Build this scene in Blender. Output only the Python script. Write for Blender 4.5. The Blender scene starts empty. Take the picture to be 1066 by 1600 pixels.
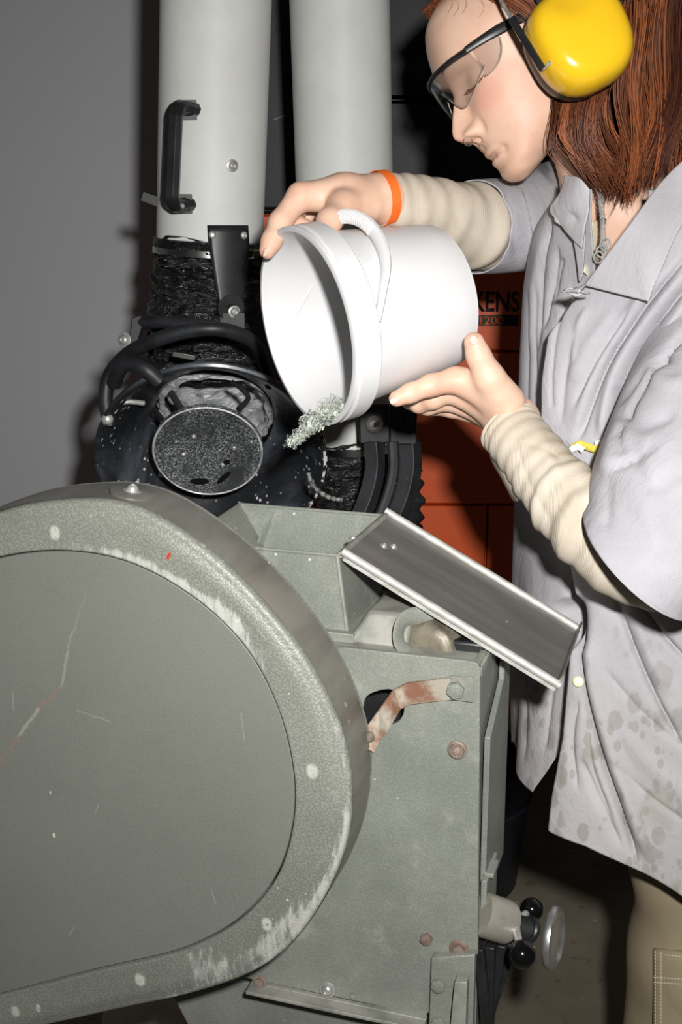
import bpy, bmesh, math, random
import numpy as np
from mathutils import Vector, Matrix
random.seed(7); RNG = np.random.RandomState(7)
S = bpy.context.scene
COL = S.collection
# ---------------------------------------------------------------- camera
CAMZ = 1.42; PITCH = math.radians(15.0); FPX = 2000.0
cd = bpy.data.cameras.new('camera'); cam = bpy.data.objects.new('camera', cd); COL.objects.link(cam)
cam.location = (0, 0, CAMZ); cam.rotation_euler = (math.radians(90) - PITCH, 0, 0)
cd.sensor_fit = 'VERTICAL'; cd.sensor_height = 36.0; cd.lens = FPX / 1600 * 36.0; cd.clip_start = .05
S.camera = cam
# ---------------------------------------------------------------- world, flash, exposure
w = bpy.data.worlds.new('world'); S.world = w; w.use_nodes = True
w.node_tree.nodes['Background'].inputs[0].default_value = (1.0, .93, .84, 1)
w.node_tree.nodes['Background'].inputs[1].default_value = .035
fl = bpy.data.lights.new('flash', 'AREA'); fl.shape = 'DISK'; fl.size = .05; fl.energy = 12.2; fl.spread = math.radians(110); fl.color = (1, .985, .97)
flo = bpy.data.objects.new('flash', fl); COL.objects.link(flo)
flo.location = (.085, -.02, CAMZ + .115); flo.rotation_euler = (math.radians(90) - PITCH - .07, 0, .0)
S.view_settings.view_transform = 'Standard'; S.view_settings.look = 'None'
S.view_settings.gamma = 1; S.view_settings.use_curve_mapping = False; S.view_settings.exposure = 0.0
# ---------------------------------------------------------------- pixel helpers
cP, sP = math.cos(PITCH), math.sin(PITCH)
CAMP = Vector((0, 0, CAMZ))
def ray(px, py):
    X = (px - 533) / FPX; U = (800 - py) / FPX
    return Vector((X, cP + U * sP, -sP + U * cP))
def W(px, py, d): return CAMP + ray(px, py) * d
def atY(px, py, Y):
    r = ray(px, py); return CAMP + r * (Y / r.y)
def atZ(px, py, Z):
    r = ray(px, py); return CAMP + r * ((Z - CAMZ) / r.z)
def PX(P):
    """world points (n,3) -> pixel coordinates (n,2)"""
    P = np.asarray(P, float); z = P[:, 2] - CAMZ
    d = P[:, 1] * cP - z * sP; u = P[:, 1] * sP + z * cP
    return np.stack([533 + FPX * P[:, 0] / d, 800 - FPX * u / d], 1)
def PXr(P): return PX(P)
# ---------------------------------------------------------------- mesh helpers
WM = {}
def wm(o): return WM.get(o.name, Matrix.Identity(4)) if o else Matrix.Identity(4)
def tag(o, label=None, cat=None, group=None, kind=None):
    if label: o['label'] = label
    if cat: o['category'] = cat
    if group: o['group'] = group
    if kind: o['kind'] = kind
    return o
def thing(name, label, cat, loc=(0, 0, 0), rz=0, group=None):
    o = bpy.data.objects.new(name, None); COL.objects.link(o); o.empty_display_size = .05
    o.location = loc; o.rotation_euler = (0, 0, rz)
    WM[o.name] = Matrix.Translation(loc) @ Matrix.Rotation(rz, 4, 'Z')
    return tag(o, label, cat, group)
class G:
    """collects geometry, in the space of the thing it will belong to (world=True: in world space)"""
    def __init__(s): s.v = []; s.f = []; s.uv = None; s.att = {}
    def add(s, v, f):
        n = len(s.v); s.v += [tuple(p) for p in v]; s.f += [tuple(i + n for i in q) for q in f]; return s
    def build(s, name, mat, parent=None, world=False, smooth=35, bevel=0, solid=0, kind=None, label=None, off=0, sub=0):
        me = bpy.data.meshes.new(name)
        v = s.v
        if world and parent is not None:
            M = wm(parent).inverted(); v = [tuple(M @ Vector(p)) for p in v]
        me.from_pydata(v, [], s.f); me.update()
        for k, a in s.att.items():
            at = me.attributes.new(k, 'FLOAT', 'POINT'); at.data.foreach_set('value', np.asarray(a, np.float32))
        bm = bmesh.new(); bm.from_mesh(me); 
        if not s.att: bmesh.ops.remove_doubles(bm, verts=bm.verts, dist=1e-6)
        if not getattr(s, 'keepn', False): bmesh.ops.recalc_face_normals(bm, faces=bm.faces)
        bm.to_mesh(me); bm.free()
        o = bpy.data.objects.new(name, me); COL.objects.link(o)
        if mat: me.materials.append(mat)
        if parent is not None: o.parent = parent; WM[o.name] = wm(parent)
        if smooth:
            me.shade_smooth()
            if smooth < 180: me.set_sharp_from_angle(angle=math.radians(smooth))
        if bevel:
            m = o.modifiers.new('b', 'BEVEL'); m.width = bevel; m.segments = 2; m.limit_method = 'ANGLE'; m.angle_limit = math.radians(35)
        if solid:
            m = o.modifiers.new('s', 'SOLIDIFY'); m.thickness = solid; m.offset = off
        if sub:
            m = o.modifiers.new('u', 'SUBSURF'); m.levels = sub; m.render_levels = sub
        if kind: o['kind'] = kind
        if label: o['label'] = label
        return o
def basis(d):
    d = Vector(d).normalized(); a = Vector((0, 0, 1)) if abs(d.z) < .9 else Vector((1, 0, 0))
    x = a.cross(d).normalized(); return x, d.cross(x), d
def g_box(g, c, s, R=None):
    c = Vector(c); R = R or Matrix.Identity(3); v = []
    for k in (-1, 1):
        for j in (-1, 1):
            for i in (-1, 1): v.append(c + R @ Vector((i * s[0] / 2, j * s[1] / 2, k * s[2] / 2)))
    return g.add(v, [(0, 2, 3, 1), (4, 5, 7, 6), (0, 1, 5, 4), (2, 6, 7, 3), (0, 4, 6, 2), (1, 3, 7, 5)])
def g_lathe(g, o, d, prof, n=32, caps=True):
    """prof: list of (radius, height along d)"""
    x, y, z = basis(d); o = Vector(o); v = []; f = []; m = len(prof)
    for r, h in prof:
        for i in range(n):
            a = 2 * math.pi * i / n; v.append(o + z * h + x * (r * math.cos(a)) + y * (r * math.sin(a)))
    for k in range(m - 1):
        for i in range(n):
            j = (i + 1) % n; f.append((k * n + i, k * n + j, (k + 1) * n + j, (k + 1) * n + i))
    if caps: f.append(tuple(range(n))[::-1]); f.append(tuple((m - 1) * n + i for i in range(n)))
    return g.add(v, f)
def cat(pts, n=8, closed=False):
    """catmull-rom through points (tuples of any dimension)"""
    P = [np.array(p, float) for p in pts]; N = len(P); out = []
    seg = N if closed else N - 1
    for i in range(seg):
        if closed: a, b, c, d = P[(i - 1) % N], P[i], P[(i + 1) % N], P[(i + 2) % N]
        else: a, b, c, d = P[max(i - 1, 0)], P[i], P[i + 1], P[min(i + 2, N - 1)]
        for k in range(n):
            t = k / n
            out.append(.5 * (2 * b + (c - a) * t + (2 * a - 5 * b + 4 * c - d) * t * t + (3 * b - a - 3 * c + d) * t ** 3))
    if not closed: out.append(P[-1])
    return out
def g_tube(g, path, rad, n=12, caps=True, flat=1.0, flatdir=None):
    path = [Vector(p) for p in path]; m = len(path)
    if not hasattr(rad, '__len__'): rad = [rad] * m
    v = []; f = []; x = None
    for k, p in enumerate(path):
        t = (path[min(k + 1, m - 1)] - path[max(k - 1, 0)]).normalized()
        if x is None: x = basis(t)[0] if flatdir is None else Vector(flatdir)
        x = (x - t * x.dot(t)).normalized(); y = t.cross(x)
        for i in range(n):
            a = 2 * math.pi * i / n; v.append(p + x * (rad[k] * math.cos(a)) + y * (rad[k] * flat * math.sin(a)))
    for k in range(m - 1):
        for i in range(n):
            j = (i + 1) % n; f.append((k * n + i, k * n + j, (k + 1) * n + j, (k + 1) * n + i))
    if caps: f.append(tuple(range(n))[::-1]); f.append(tuple((m - 1) * n + i for i in range(n)))
    return g.add(v, f)
def g_prism(g, pts, d):
    """polygon pts (3D list) extruded by vector d"""
    pts = [Vector(p) for p in pts]; d = Vector(d); n = len(pts)
    v = pts + [p + d for p in pts]
    return g.add(v, [tuple(range(n))[::-1], tuple(range(n, 2 * n))] + [(i, (i + 1) % n, n + (i + 1) % n, n + i) for i in range(n)])
def g_grid(g, rows):
    m = len(rows); n = len(rows[0]); v = [p for r in rows for p in r]
    return g.add(v, [(k * n + i, k * n + i + 1, (k + 1) * n + i + 1, (k + 1) * n + i) for k in range(m - 1) for i in range(n - 1)])
def patch(rows, nu=8, nv=8):
    """rows of control points -> smooth dense grid of points"""
    R = [cat(r, nu) for r in rows]
    cols = [cat([R[k][i] for k in range(len(R))], nv) for i in range(len(R[0]))]
    return [[cols[i][k] for i in range(len(cols))] for k in range(len(cols[0]))]
def g_sphere(g, c, r, n=20, m=12, sc=(1, 1, 1)):
    c = Vector(c); v = [c + Vector((0, 0, -r * sc[2]))]; f = []
    for k in range(1, m):
        t = -math.pi / 2 + math.pi * k / m
        for i in range(n):
            a = 2 * math.pi * i / n; v.append(c + Vector((r * sc[0] * math.cos(t) * math.cos(a), r * sc[1] * math.cos(t) * math.sin(a), r * sc[2] * math.sin(t))))
    v.append(c + Vector((0, 0, r * sc[2]))); N = len(v) - 1
    for i in range(n):
        j = (i + 1) % n; f.append((0, 1 + j, 1 + i)); f.append((N, N - n + i, N - n + j))
    for k in range(m - 2):
        for i in range(n):
            j = (i + 1) % n; b = 1 + k * n; f.append((b + i, b + j, b + n + j, b + n + i))
    return g.add(v, f)
def hexbolt(parent, p, d, r, mat, name='bolt', washer=True, world=False, h=None, dome=False, label=None):
    g = G(); x, y, z = basis(d); p = Vector(p); h = h or r * .7; b = 0
    if washer: g_lathe(g, p, d, [(r * 1.45, 0), (r * 1.45, r * .14), (r * 1.35, r * .2)], 24); b = r * .18
    if dome: g_lathe(g, p + z * b, d, [(r, 0), (r * .97, h * .3), (r * .75, h * .75), (r * .45, h), (r * .4, h * .7)], 20)
    else:
        g_prism(g, [p + z * b + x * (r * math.cos(math.pi / 3 * i + .3)) + y * (r * math.sin(math.pi / 3 * i + .3)) for i in range(6)], z * h)
        g_lathe(g, p + z * (b + h), d, [(r * .8, 0), (r * .6, r * .06)], 16)
    return g.build(name, mat, parent, world=world, bevel=r * .06, label=label)
def arr(l): return np.array([tuple(p) for p in l], float)
# ---------------------------------------------------------------- materials
def hx(h):
    c = [int(h[i:i + 2], 16) / 255 for i in (0, 2, 4)]
    return tuple(((x + .055) / 1.055) ** 2.4 if x > .04045 else x / 12.92 for x in c) + (1,)
class NT:
    def __init__(s, name):
        s.m = bpy.data.materials.new(name); s.m.use_nodes = True; s.t = s.m.node_tree; s.n = s.t.nodes
        s.b = s.n['Principled BSDF']; s.co = s.n.new('ShaderNodeTexCoord').outputs['Object']
    def link(s, a, b): s.t.links.new(a, b)
    def val(s, sock, v):
        if isinstance(v, bpy.types.NodeSocket): s.link(v, sock)
        else: sock.default_value = v
    def noise(s, scale, detail=3, rough=.55, stretch=None, dist=0, out='Fac'):
        n = s.n.new('ShaderNodeTexNoise'); n.inputs['Scale'].default_value = scale; n.inputs['Detail'].default_value = detail
        n.inputs['Roughness'].default_value = rough; n.inputs['Distortion'].default_value = dist
        s.link(s.map(stretch), n.inputs['Vector']); return n.outputs[out]
    def map(s, stretch=None, rot=(0, 0, 0), loc=(0, 0, 0)):
        if stretch is None and rot == (0, 0, 0): return s.co
        m = s.n.new('ShaderNodeMapping'); m.inputs['Scale'].default_value = stretch or (1, 1, 1); m.inputs['Rotation'].default_value = rot
        m.inputs['Location'].default_value = loc; s.link(s.co, m.inputs['Vector']); return m.outputs[0]
    def voro(s, scale, feature='F1', out='Distance', stretch=None, rnd=1):
        n = s.n.new('ShaderNodeTexVoronoi'); n.feature = feature; n.inputs['Scale'].default_value = scale; n.inputs['Randomness'].default_value = rnd
        s.link(s.map(stretch), n.inputs['Vector']); return n.outputs[out]
    def ramp(s, x, lo, hi, a=0., b=1.):
        n = s.n.new('ShaderNodeMapRange'); s.val(n.inputs[0], x); n.interpolation_type = 'SMOOTHSTEP'
        for i, q in zip((1, 2, 3, 4), (lo, hi, a, b)): s.val(n.inputs[i], q)
        return n.outputs[0]
    def math(s, op, a, b=0., c=None):
        n = s.n.new('ShaderNodeMath'); n.operation = op; s.val(n.inputs[0], a); s.val(n.inputs[1], b)
        if c is not None: s.val(n.inputs[2], c)
        return n.outputs[0]
    def mix(s, f, a, b):
        n = s.n.new('ShaderNodeMix'); n.data_type = 'RGBA'; s.val(n.inputs[0], f); s.val(n.inputs[6], a); s.val(n.inputs[7], b); return n.outputs[2]
    def attr(s, name):
        n = s.n.new('ShaderNodeAttribute'); n.attribute_name = name; return n.outputs['Fac']
    def bump(s, h, strength=.3, dist=.001, prev=None):
        n = s.n.new('ShaderNodeBump'); n.inputs['Strength'].default_value = strength; n.inputs['Distance'].default_value = dist
        s.val(n.inputs['Height'], h)
        if prev: s.link(prev, n.inputs['Normal'])
        s.link(n.outputs[0], s.b.inputs['Normal']); return n.outputs[0]
    def seg(s, a, b, wd, co=None):
        """mask of the segment a-b in object space, soft width wd"""
        a = Vector(a); b = Vector(b); d = b - a; L2 = d.length_squared
        V = s.n.new('ShaderNodeVectorMath'); V.operation = 'SUBTRACT'; s.link(co or s.co, V.inputs[0]); V.inputs[1].default_value = a
        D = s.n.new('ShaderNodeVectorMath'); D.operation = 'DOT_PRODUCT'; s.link(V.outputs[0], D.inputs[0]); D.inputs[1].default_value = d
        t = s.n.new('ShaderNodeMath'); t.operation = 'DIVIDE'; t.use_clamp = True; s.link(D.outputs['Value'], t.inputs[0]); t.inputs[1].default_value = L2
        Q = s.n.new('ShaderNodeVectorMath'); Q.operation = 'SCALE'; Q.inputs[0].default_value = d; s.link(t.outputs[0], Q.inputs['Scale'])
        R = s.n.new('ShaderNodeVectorMath'); R.operation = 'DISTANCE'; s.link(V.outputs[0], R.inputs[0]); s.link(Q.outputs[0], R.inputs[1])
        return s.ramp(R.outputs['Value'], wd, wd * .45)
    def fin(s, col, rough=.5, metal=0, spec=None, **k):
        s.val(s.b.inputs['Base Color'], col); s.val(s.b.inputs['Roughness'], rough); s.val(s.b.inputs['Metallic'], metal)
        if spec is not None: s.val(s.b.inputs['Specular IOR Level'], spec)
        for q, v in k.items(): s.val(s.b.inputs[q.replace('_', ' ')], v)
        return s.m
def simple(name, c1, c2=None, scale=20, rough=.5, metal=0, bs=0, bscale=200, bdist=.0005, specks=None, spec=None, stretch=None, lo=.35, hi=.65):
    n = NT(name); col = hx(c1)
    if c2: col = n.mix(n.ramp(n.noise(scale, 5, .6, stretch), lo, hi), hx(c1), hx(c2))
    if specks:
        c, sc, th = specks
        msk = n.math('MULTIPLY', n.ramp(n.voro(sc), th, th * .6), n.ramp(n.noise(sc * .23, 2), .5, .62)); col = n.mix(msk, col, hx(c))
    if bs: n.bump(n.noise(bscale, 3), bs, bdist)
    return n.fin(col, rough, metal, spec)
M = {}
def paint(name, c1, c2, wear='B9BAB2', dust=.5):
    """green-grey hammered machine enamel with dusty patches, chips and fine speckle"""
    n = NT(name)
    col = n.mix(n.ramp(n.noise(9, 5, .6), .35, .68), hx(c1), hx(c2))
    grain = n.voro(430); grain2 = n.noise(700, 2)
    col = n.mix(n.math('MULTIPLY', n.ramp(grain, .15, .6), .22), col, hx('55564C'))
    dm = n.math('MULTIPLY', n.ramp(n.noise(22, 6, .7), .52, .8), dust); col = n.mix(dm, col, hx(wear))
    sp = n.math('MULTIPLY', n.ramp(n.voro(75), .13, .07), n.ramp(n.noise(30, 2), .56, .64)); col = n.mix(sp, col, hx('D5D6CE'))
    w = n.attr('wear')
    wn = n.math('MULTIPLY', w, n.ramp(n.noise(60, 6, .75), .38, .6)); col = n.mix(wn, col, hx('BFBFB6'))
    n.bump(n.math('ADD', grain, n.math('MULTIPLY', grain2, .4)), .35, .0006)
    return n.fin(col, n.ramp(n.noise(30, 4), .3, .7, .42, .62), .12, .45)
M['machine'] = paint('machine_enamel', '858980', '92968C')
M['machine2'] = paint('machine_enamel_dull', '7C8078', '8A8E85', dust=.25)
M['disc'] = simple('cover_disc_enamel', '64665E', '6E7067', 7, .5, .15, .3, 600, .0004, ('C8C8C0', 60, .1), .4)
M['rim'] = simple('worn_rim_metal', '77756D', '98968D', 14, .42, .45, .25, 500, .0005, ('B5B4AC', 50, .16), stretch=(1, .25, 1))
M['zinc'] = simple('zinc_steel', 'CFCFCB', 'A8A8A4', 60, .4, .55, .1, 300)
M['rust'] = simple('rusty_bolt', '7E6558', '8F867C', 90, .7, .4, .4, 500)
M['strap'] = simple('rust_flecked_plate', 'A8A193', '86604A', 38, .65, .3, .5, 400, lo=.42, hi=.62)
M['castpaint'] = simple('dusty_casting', '7F8078', '9F9F96', 25, .6, .2, .4, 250)
M['white'] = simple('white_duct_enamel', 'D3D4D0', 'CDCECA', 12, .5, 0, .05, 700, spec=.25)
M['blackmetal'] = simple('black_powder_coat', '1B1C1E', '252628', 40, .42, 0, .15, 600, .0003, ('707072', 130, .1))
M['blackplastic'] = simple('black_plastic', '1A1A1B', '232324', 30, .38, 0, .1, 500)
M['blackrubber'] = simple('black_rubber_tube', '18191B', '26282B', 25, .5, 0, .15, 400, .0004, ('84868A', 90, .1))
M['steel'] = simple('stainless_edge', 'C9C8C2', 'AEADA6', 30, .5, .3, .1, 300, stretch=(1, 5, 5))
def tray():
    n = NT('scuffed_stainless_sheet')
    col = n.mix(n.ramp(n.noise(6, 6, .65, (1, 7, 1)), .3, .7), hx('918F8B'), hx('7B7975'))
    col = n.mix(n.ramp(n.noise(60, 5, .7, (1, 6, 1)), .58, .8), col, hx('9E9D99'))
    n.bump(n.noise(120, 4, .6, (1, 9, 1)), .25, .0004)
    return n.fin(col, n.ramp(n.noise(14, 4), .3, .7, .42, .52), .5)
M['tray'] = tray()
def hood():
    n = NT('dusty_black_enamel_painted_glints')
    col = n.mix(n.ramp(n.noise(5, 5, .65, None, 1.2), .45, .75), hx('1E2023'), hx('5A6068'))  # pale smears: dust, plus the hood's grey glints painted into the colour
    a = n.math('MULTIPLY', n.ramp(n.voro(105), .26, .16), n.ramp(n.noise(32, 3), .5, .6)); col = n.mix(a, col, hx('C9CBCB'))
    b = n.math('MULTIPLY', n.ramp(n.voro(34), .18, .12), n.ramp(n.noise(14, 3), .5, .58)); col = n.mix(b, col, hx('E2E2DE'))
    n.bump(n.noise(90, 3), .1, .0005)
    return n.fin(col, n.ramp(n.noise(12, 4), .35, .65, .22, .5), 0, .6)
M['hood'] = hood()
def baffle():
    n = NT('dust_frosted_disc')
    dust = n.math('MULTIPLY', n.ramp(n.noise(420, 3, .7), .45, .62), n.ramp(n.noise(16, 4), .3, .6))
    col = n.mix(dust, hx('2A2C2E'), hx('8D9092'))
    a = n.math('MULTIPLY', n.ramp(n.voro(130), .18, .1), n.ramp(n.noise(40, 3), .52, .6)); col = n.mix(a, col, hx('D5D7D7'))
    n.bump(dust, .2, .0004); return n.fin(col, .6)
M['baffle'] = baffle()
def hose():
    n = NT('crumpled_black_foil')
    col = n.mix(n.ramp(n.noise(60, 5, .7, (1, 1, 3)), .5, .8), hx('17171A'), hx('5A5B5D'))
    n.bump(n.noise(26, 4, .55, (1, 1, 3.2), 1.6), 1.0, .022); return n.fin(col, .3, 0, 1.0)
M['hose'] = hose()
n = NT('silver_hose_lining'); n.bump(n.noise(40, 5, .6, (1, 1, 2.5), 1), .8, .008); M['lining'] = n.fin(n.mix(n.noise(25, 4), hx('9B9DA0'), hx('D6D8DA')), .35, .3)
M['chrome'] = simple('polished_steel', 'D8D8D6', None, rough=.18, metal=1)
n = NT('wall_paint'); n.bump(n.noise(250, 3), .12, .0008); M['wall'] = n.fin(n.mix(n.noise(1.5, 3), hx('C3C3C7'), hx('C9C9CD')), .6)
n = NT('concrete_floor'); c = n.mix(n.ramp(n.noise(4, 6, .65), .3, .7), hx('77705F'), hx('8E8674')); c = n.mix(n.math('MULTIPLY', n.ramp(n.voro(30), .1, .05), n.ramp(n.noise(9, 2), .55, .62)), c, hx('C9C4B6'))
c = n.mix(n.ramp(n.noise(30, 4), .6, .72), c, hx('6A6252')); n.bump(n.noise(120, 4), .3, .001); M['floor'] = n.fin(c, .7)
n = NT('orange_enamel'); c = n.mix(n.math('MULTIPLY', n.ramp(n.voro(16), .05, .03), n.ramp(n.noise(7, 2), .5, .6)), n.mix(n.noise(4, 3), hx('D2561F'), hx('C94F1C')), hx('E8E0D6'))
M['orange'] = n.fin(c, .5)
M['unitblack'] = simple('black_filter_housing', '17181B', '1D1E21', 6, .5, 0, .25, 180, .0006, spec=.3)
M['ink'] = simple('black_print', '1A1514', None, rough=.6)
M['ctile'] = simple('ceiling_board', 'A9A9A6', 'B2B2AF', 4, .8)
# ================================================================ the room
def struct(name, g, mat, **k):
    o = g.build(name, mat, None, **k); o['kind'] = 'structure'; return o
struct('floor', g_box(G(), (0, 1.2, -.05), (4.4, 3.9, .1)), M['floor'])
struct('wall_back', g_box(G(), (0, 3.05, 1.5), (4.4, .1, 3.0)), M['wall'])
struct('wall_left', g_box(G(), (-2.15, 1.2, 1.5), (.1, 3.6, 3.0)), M['wall'])
struct('wall_right', g_box(G(), (2.15, 1.2, 1.5), (.1, 3.6, 3.0)), M['wall'])
struct('ceiling', g_box(G(), (0, 1.2, 3.05), (4.4, 3.8, .1)), M['ctile'])
# ================================================================ orange and black filter unit
UY = 2.40
un = thing('filter_unit', 'tall orange extraction filter unit with a black upper housing and black lettering', 'filter unit', (.05, UY + .25, 0))
xl = atY(398, 500, UY).x; xr = atY(1120, 500, UY).x
zt = atY(600, 335, UY).z; zb = atY(600, 1120, UY).z; z1 = atY(790, 549, UY).z; z2 = atY(700, 789, UY).z; xs = atY(765, 700, UY).x
def slab(name, x0, x1, y0, y1, za, zb_, mat, par, bev=.004, lab=None):
    return g_box(G(), ((x0 + x1) / 2, (y0 + y1) / 2, (za + zb_) / 2), (x1 - x0, y1 - y0, zb_ - za)).build(name, mat, par, world=True, bevel=bev, label=lab)
slab('cabinet_body', xl + .01, xr, UY + .022, UY + .5, zb, zt, M['orange'], un)
g = 0.0022
slab('front_panel', xl, xr, UY, UY + .02, z1 + g, zt - g, M['orange'], un, .003)
slab('front_panel', xl, xr, UY, UY + .02, z2 + g, z1 - g, M['orange'], un, .003)
slab('front_panel', xl, xs - g, UY, UY + .02, zb, z2 - g, M['orange'], un, .003)
slab('front_panel', xs + g, xr, UY + .004, UY + .02, zb, z2 - g, M['orange'], un, .003)
for a in (xl + .03, xr - .03):
    for b in (UY + .06, UY + .46):
        slab('leg', a - .02, a + .02, b - .02, b + .02, 0, zb, M['blackmetal'], un, .003)
zs = [zt, atY(690, 155, UY).z, zt + .95]
xb0 = atY(392, 200, UY).x
hb = slab('upper_housing', xb0 + .006, xr, UY + .03, UY + .5, zt, 2.62, M['unitblack'], un, .006, 'black upper housing')
for i, (a, b) in enumerate(((zt + .004, zs[1] - .0015), (zs[1] + .0015, 2.6))):
    # bowed black plastic panels
    rows = []
    for k in range(13):
        x = xb0 + .09 + (xr - xb0 - .09) * k / 12
        rows.append([(x, UY - .035 * math.sin(math.pi * k / 12) ** .6 + .03, z) for z in (a, a + .006, b - .006, b)])
    for r in rows:
        for q in (0, 3): r[q] = (r[q][0], r[q][1] + .014, r[q][2])
    g_grid(G(), rows).build('bowed_panel', M['unitblack'], un, world=True, solid=.004, off=-1)
slab('side_post', xb0, xb0 + .075, UY - .01, UY + .03, zt + .01, 2.6, M['unitblack'], un, .004)
g_tube(G(), [atY(428, 187, UY - .013), atY(446, 180, UY - .013)], .0012, 6).build('scratch_wire', M['zinc'], un, world=True)
def text(body, px0, py_base, px1, cap_px, Y, mat, par, name, bold=.0):
    cu = bpy.data.curves.new(name, 'FONT'); cu.body = body; cu.size = 1; cu.offset = bold; cu.extrude = .0
    o = bpy.data.objects.new(name, cu); COL.objects.link(o); bpy.context.view_layer.update()
    me = bpy.data.meshes.new_from_object(o.evaluated_get(bpy.context.evaluated_depsgraph_get())); bpy.data.objects.remove(o)
    v = arr([q.co for q in me.vertices]); x0, x1 = v[:, 0].min(), v[:, 0].max(); h = v[:, 1].max()
    A = atY(px0, py_base, Y); B = atY(px1, py_base, Y); T = atY(px0, py_base - cap_px, Y)
    inv = wm(par).inverted()
    for q in me.vertices:
        x, y = q.co.x, q.co.y
        q.co = inv @ Vector((A.x + (x - x0) / (x1 - x0) * (B.x - A.x), Y, A.z + y / h * (T.z - A.z)))
    me.name = name; t = bpy.data.objects.new(name, me); COL.objects.link(t); t.parent = par; me.materials.clear(); me.materials.append(mat)
    m = t.modifiers.new('s', 'SOLIDIFY'); m.thickness = .0006; m.offset = 0
    return t
text('KENS', 738, 486, 812, 31, UY - .0004, M['ink'], un, 'lettering', .02)
A = atY(700, 509, UY); B = atY(811, 492, UY)
slab('number_plate', A.x, B.x, UY - .0008, UY + .002, A.z, B.z, M['ink'], un, 0)
text('1200', 750, 507, 787, 13, UY - .0014, M['orange'], un, 'number', .01)
# ---- dark bin under the unit
bn = thing('waste_bin', 'dark blue-black round plastic bin with pale paint flecks below the orange unit', 'bin', (0, 0, 0))
c = atY(705, 1300, 2.36); cb = Vector((c.x, 2.36, 0)); zt2 = zb - .06
n = NT('dark_blue_plastic'); cc = n.mix(n.math('MULTIPLY', n.ramp(n.voro(24), .14, .08), n.ramp(n.noise(9, 2), .5, .58)), hx('1A1C26'), hx('CFCFD2')); M['bin'] = n.fin(cc, .5)
Rb = .158
g_lathe(G(), cb, (0, 0, 1), [(Rb * .8, .0), (Rb * .86, .012), (Rb * .95, zt2 * .45), (Rb, zt2 - .02), (Rb * 1.04, zt2 - .02), (Rb * 1.04, zt2), (Rb * .98, zt2), (Rb * .9, zt2 * .5), (Rb * .8, .02)], 48).build('bin_shell', M['bin'], bn, smooth=40)
g_tube(G(), [cb + Vector((Rb * math.cos(a), Rb * math.sin(a), zt2 * .72)) for a in np.linspace(0, 2 * math.pi, 41)], .006, 8).build('band', M['bin'], bn)
# ---- pale block under the guard
bl = g_prism(G(), [atZ(168, 1592, .0), atZ(215, 1574, .0), atZ(262, 1578, .0), atZ(292, 1602, .0), atZ(296, 1680, 0), atZ(150, 1690, 0)], (0, 0, .05)).build('paving_slab', simple('pale_concrete', 'A9A496', 'BDB8AA', 20, .8, 0, .4, 200), None, bevel=.006)
tag(bl, 'pale beige concrete slab lying on the floor beneath the round guard', 'slab')

# ================================================================ granulator
TH = math.radians(17.0)
uu = Vector((math.cos(TH), -math.sin(TH), 0)); vv = Vector((math.sin(TH), math.cos(TH), 0))
PC = 1.12
mr = thing('granulator', 'green-grey granulating machine with big round belt guard, feed hopper and folded-open steel lid', 'machine', tuple(vv * PC), -TH)
MI = wm(mr).inverted()
def ML(px, py, b):
    r = ray(px, py); t = (PC + b) / r.dot(vv); return MI @ (CAMP + r * t)
def MLa(px, py, a):
    r = ray(px, py); t = a / r.dot(uu); return MI @ (CAMP + r * t)
def MZ(px, py, z): return MI @ atZ(px, py, z)
ztop = ML(640, 1022, 0).z
aR = ML(750, 1100, 0).x
print('machine top z', ztop, 'aR', aR)
# ---- guard cover
CB = -.12
outer = [(105, 783), (200, 792), (300, 848), (400, 938), (480, 1042), (530, 1150), (546, 1250), (526, 1360), (468, 1462), (400, 1520), (300, 1557), (180, 1583), (0, 1622), (-150, 1650), (-250, 1560), (-310, 1420), (-330, 1240), (-290, 1080), (-210, 950), (-110, 850), (0, 800)]
inner = [(100, 862), (200, 880), (300, 934), (380, 1010), (432, 1105), (457, 1205), (456, 1290), (432, 1368), (384, 1428), (330, 1465), (262, 1492), (150, 1517), (0, 1555), (-130, 1585), (-200, 1510), (-245, 1390), (-262, 1240), (-235, 1100), (-170, 985), (-90, 905), (0, 872)]
cc = ML(110, 1230, CB); N = 360
def polar(pts):
    L = [ML(p[0], p[1], CB) for p in pts]; L = cat([tuple(p) for p in L], 10, True)
    A = np.array(L); dx = A[:, 0] - cc.x; dz = A[:, 2] - cc.z; th = np.arctan2(dz, dx); r = np.hypot(dx, dz); o = np.argsort(th); th = th[o]; r = r[o]
    T = np.linspace(-math.pi, math.pi, N, endpoint=False)
    return T, np.interp(T, th, r, period=2 * math.pi)
T, RO = polar(outer); _, RI = polar(inner)
def ringpts(r, b): return [(cc.x + r[i] * math.cos(T[i]), b, cc.z + r[i] * math.sin(T[i])) for i in range(N)]
def loops(g, L, closefirst=False, closelast=False):
    n = len(L[0]); v = [p for l in L for p in l]
    f = [(k * n + i, k * n + (i + 1) % n, (k + 1) * n + (i + 1) % n, (k + 1) * n + i) for k in range(len(L) - 1) for i in range(n)]
    if closefirst: f.append(tuple(range(n)))
    if closelast: f.append(tuple((len(L) - 1) * n + i for i in range(n))[::-1])
    return g.add(v, f)
L = [ringpts(RI + .0012, CB + .010), ringpts(RI + .0012, CB + .001), ringpts(RI + .0022, CB)]; we = [0, .9, .85]
K = 26
for k in range(1, K):
    t = k / K; rr = RI + (RO - .007 - RI) * t + .0022 * (1 - t); L.append(ringpts(rr, CB + .0035 * max(0, (t - .62) / .38) ** 2)); we.append(None if True else 0)
for q in (0, .25, .5, .75, 1): a = q * math.pi / 2; L.append(ringpts(RO - .006 + .006 * math.sin(a), CB + .0035 + .006 - .006 * math.cos(a))); we.append(1.)
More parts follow.
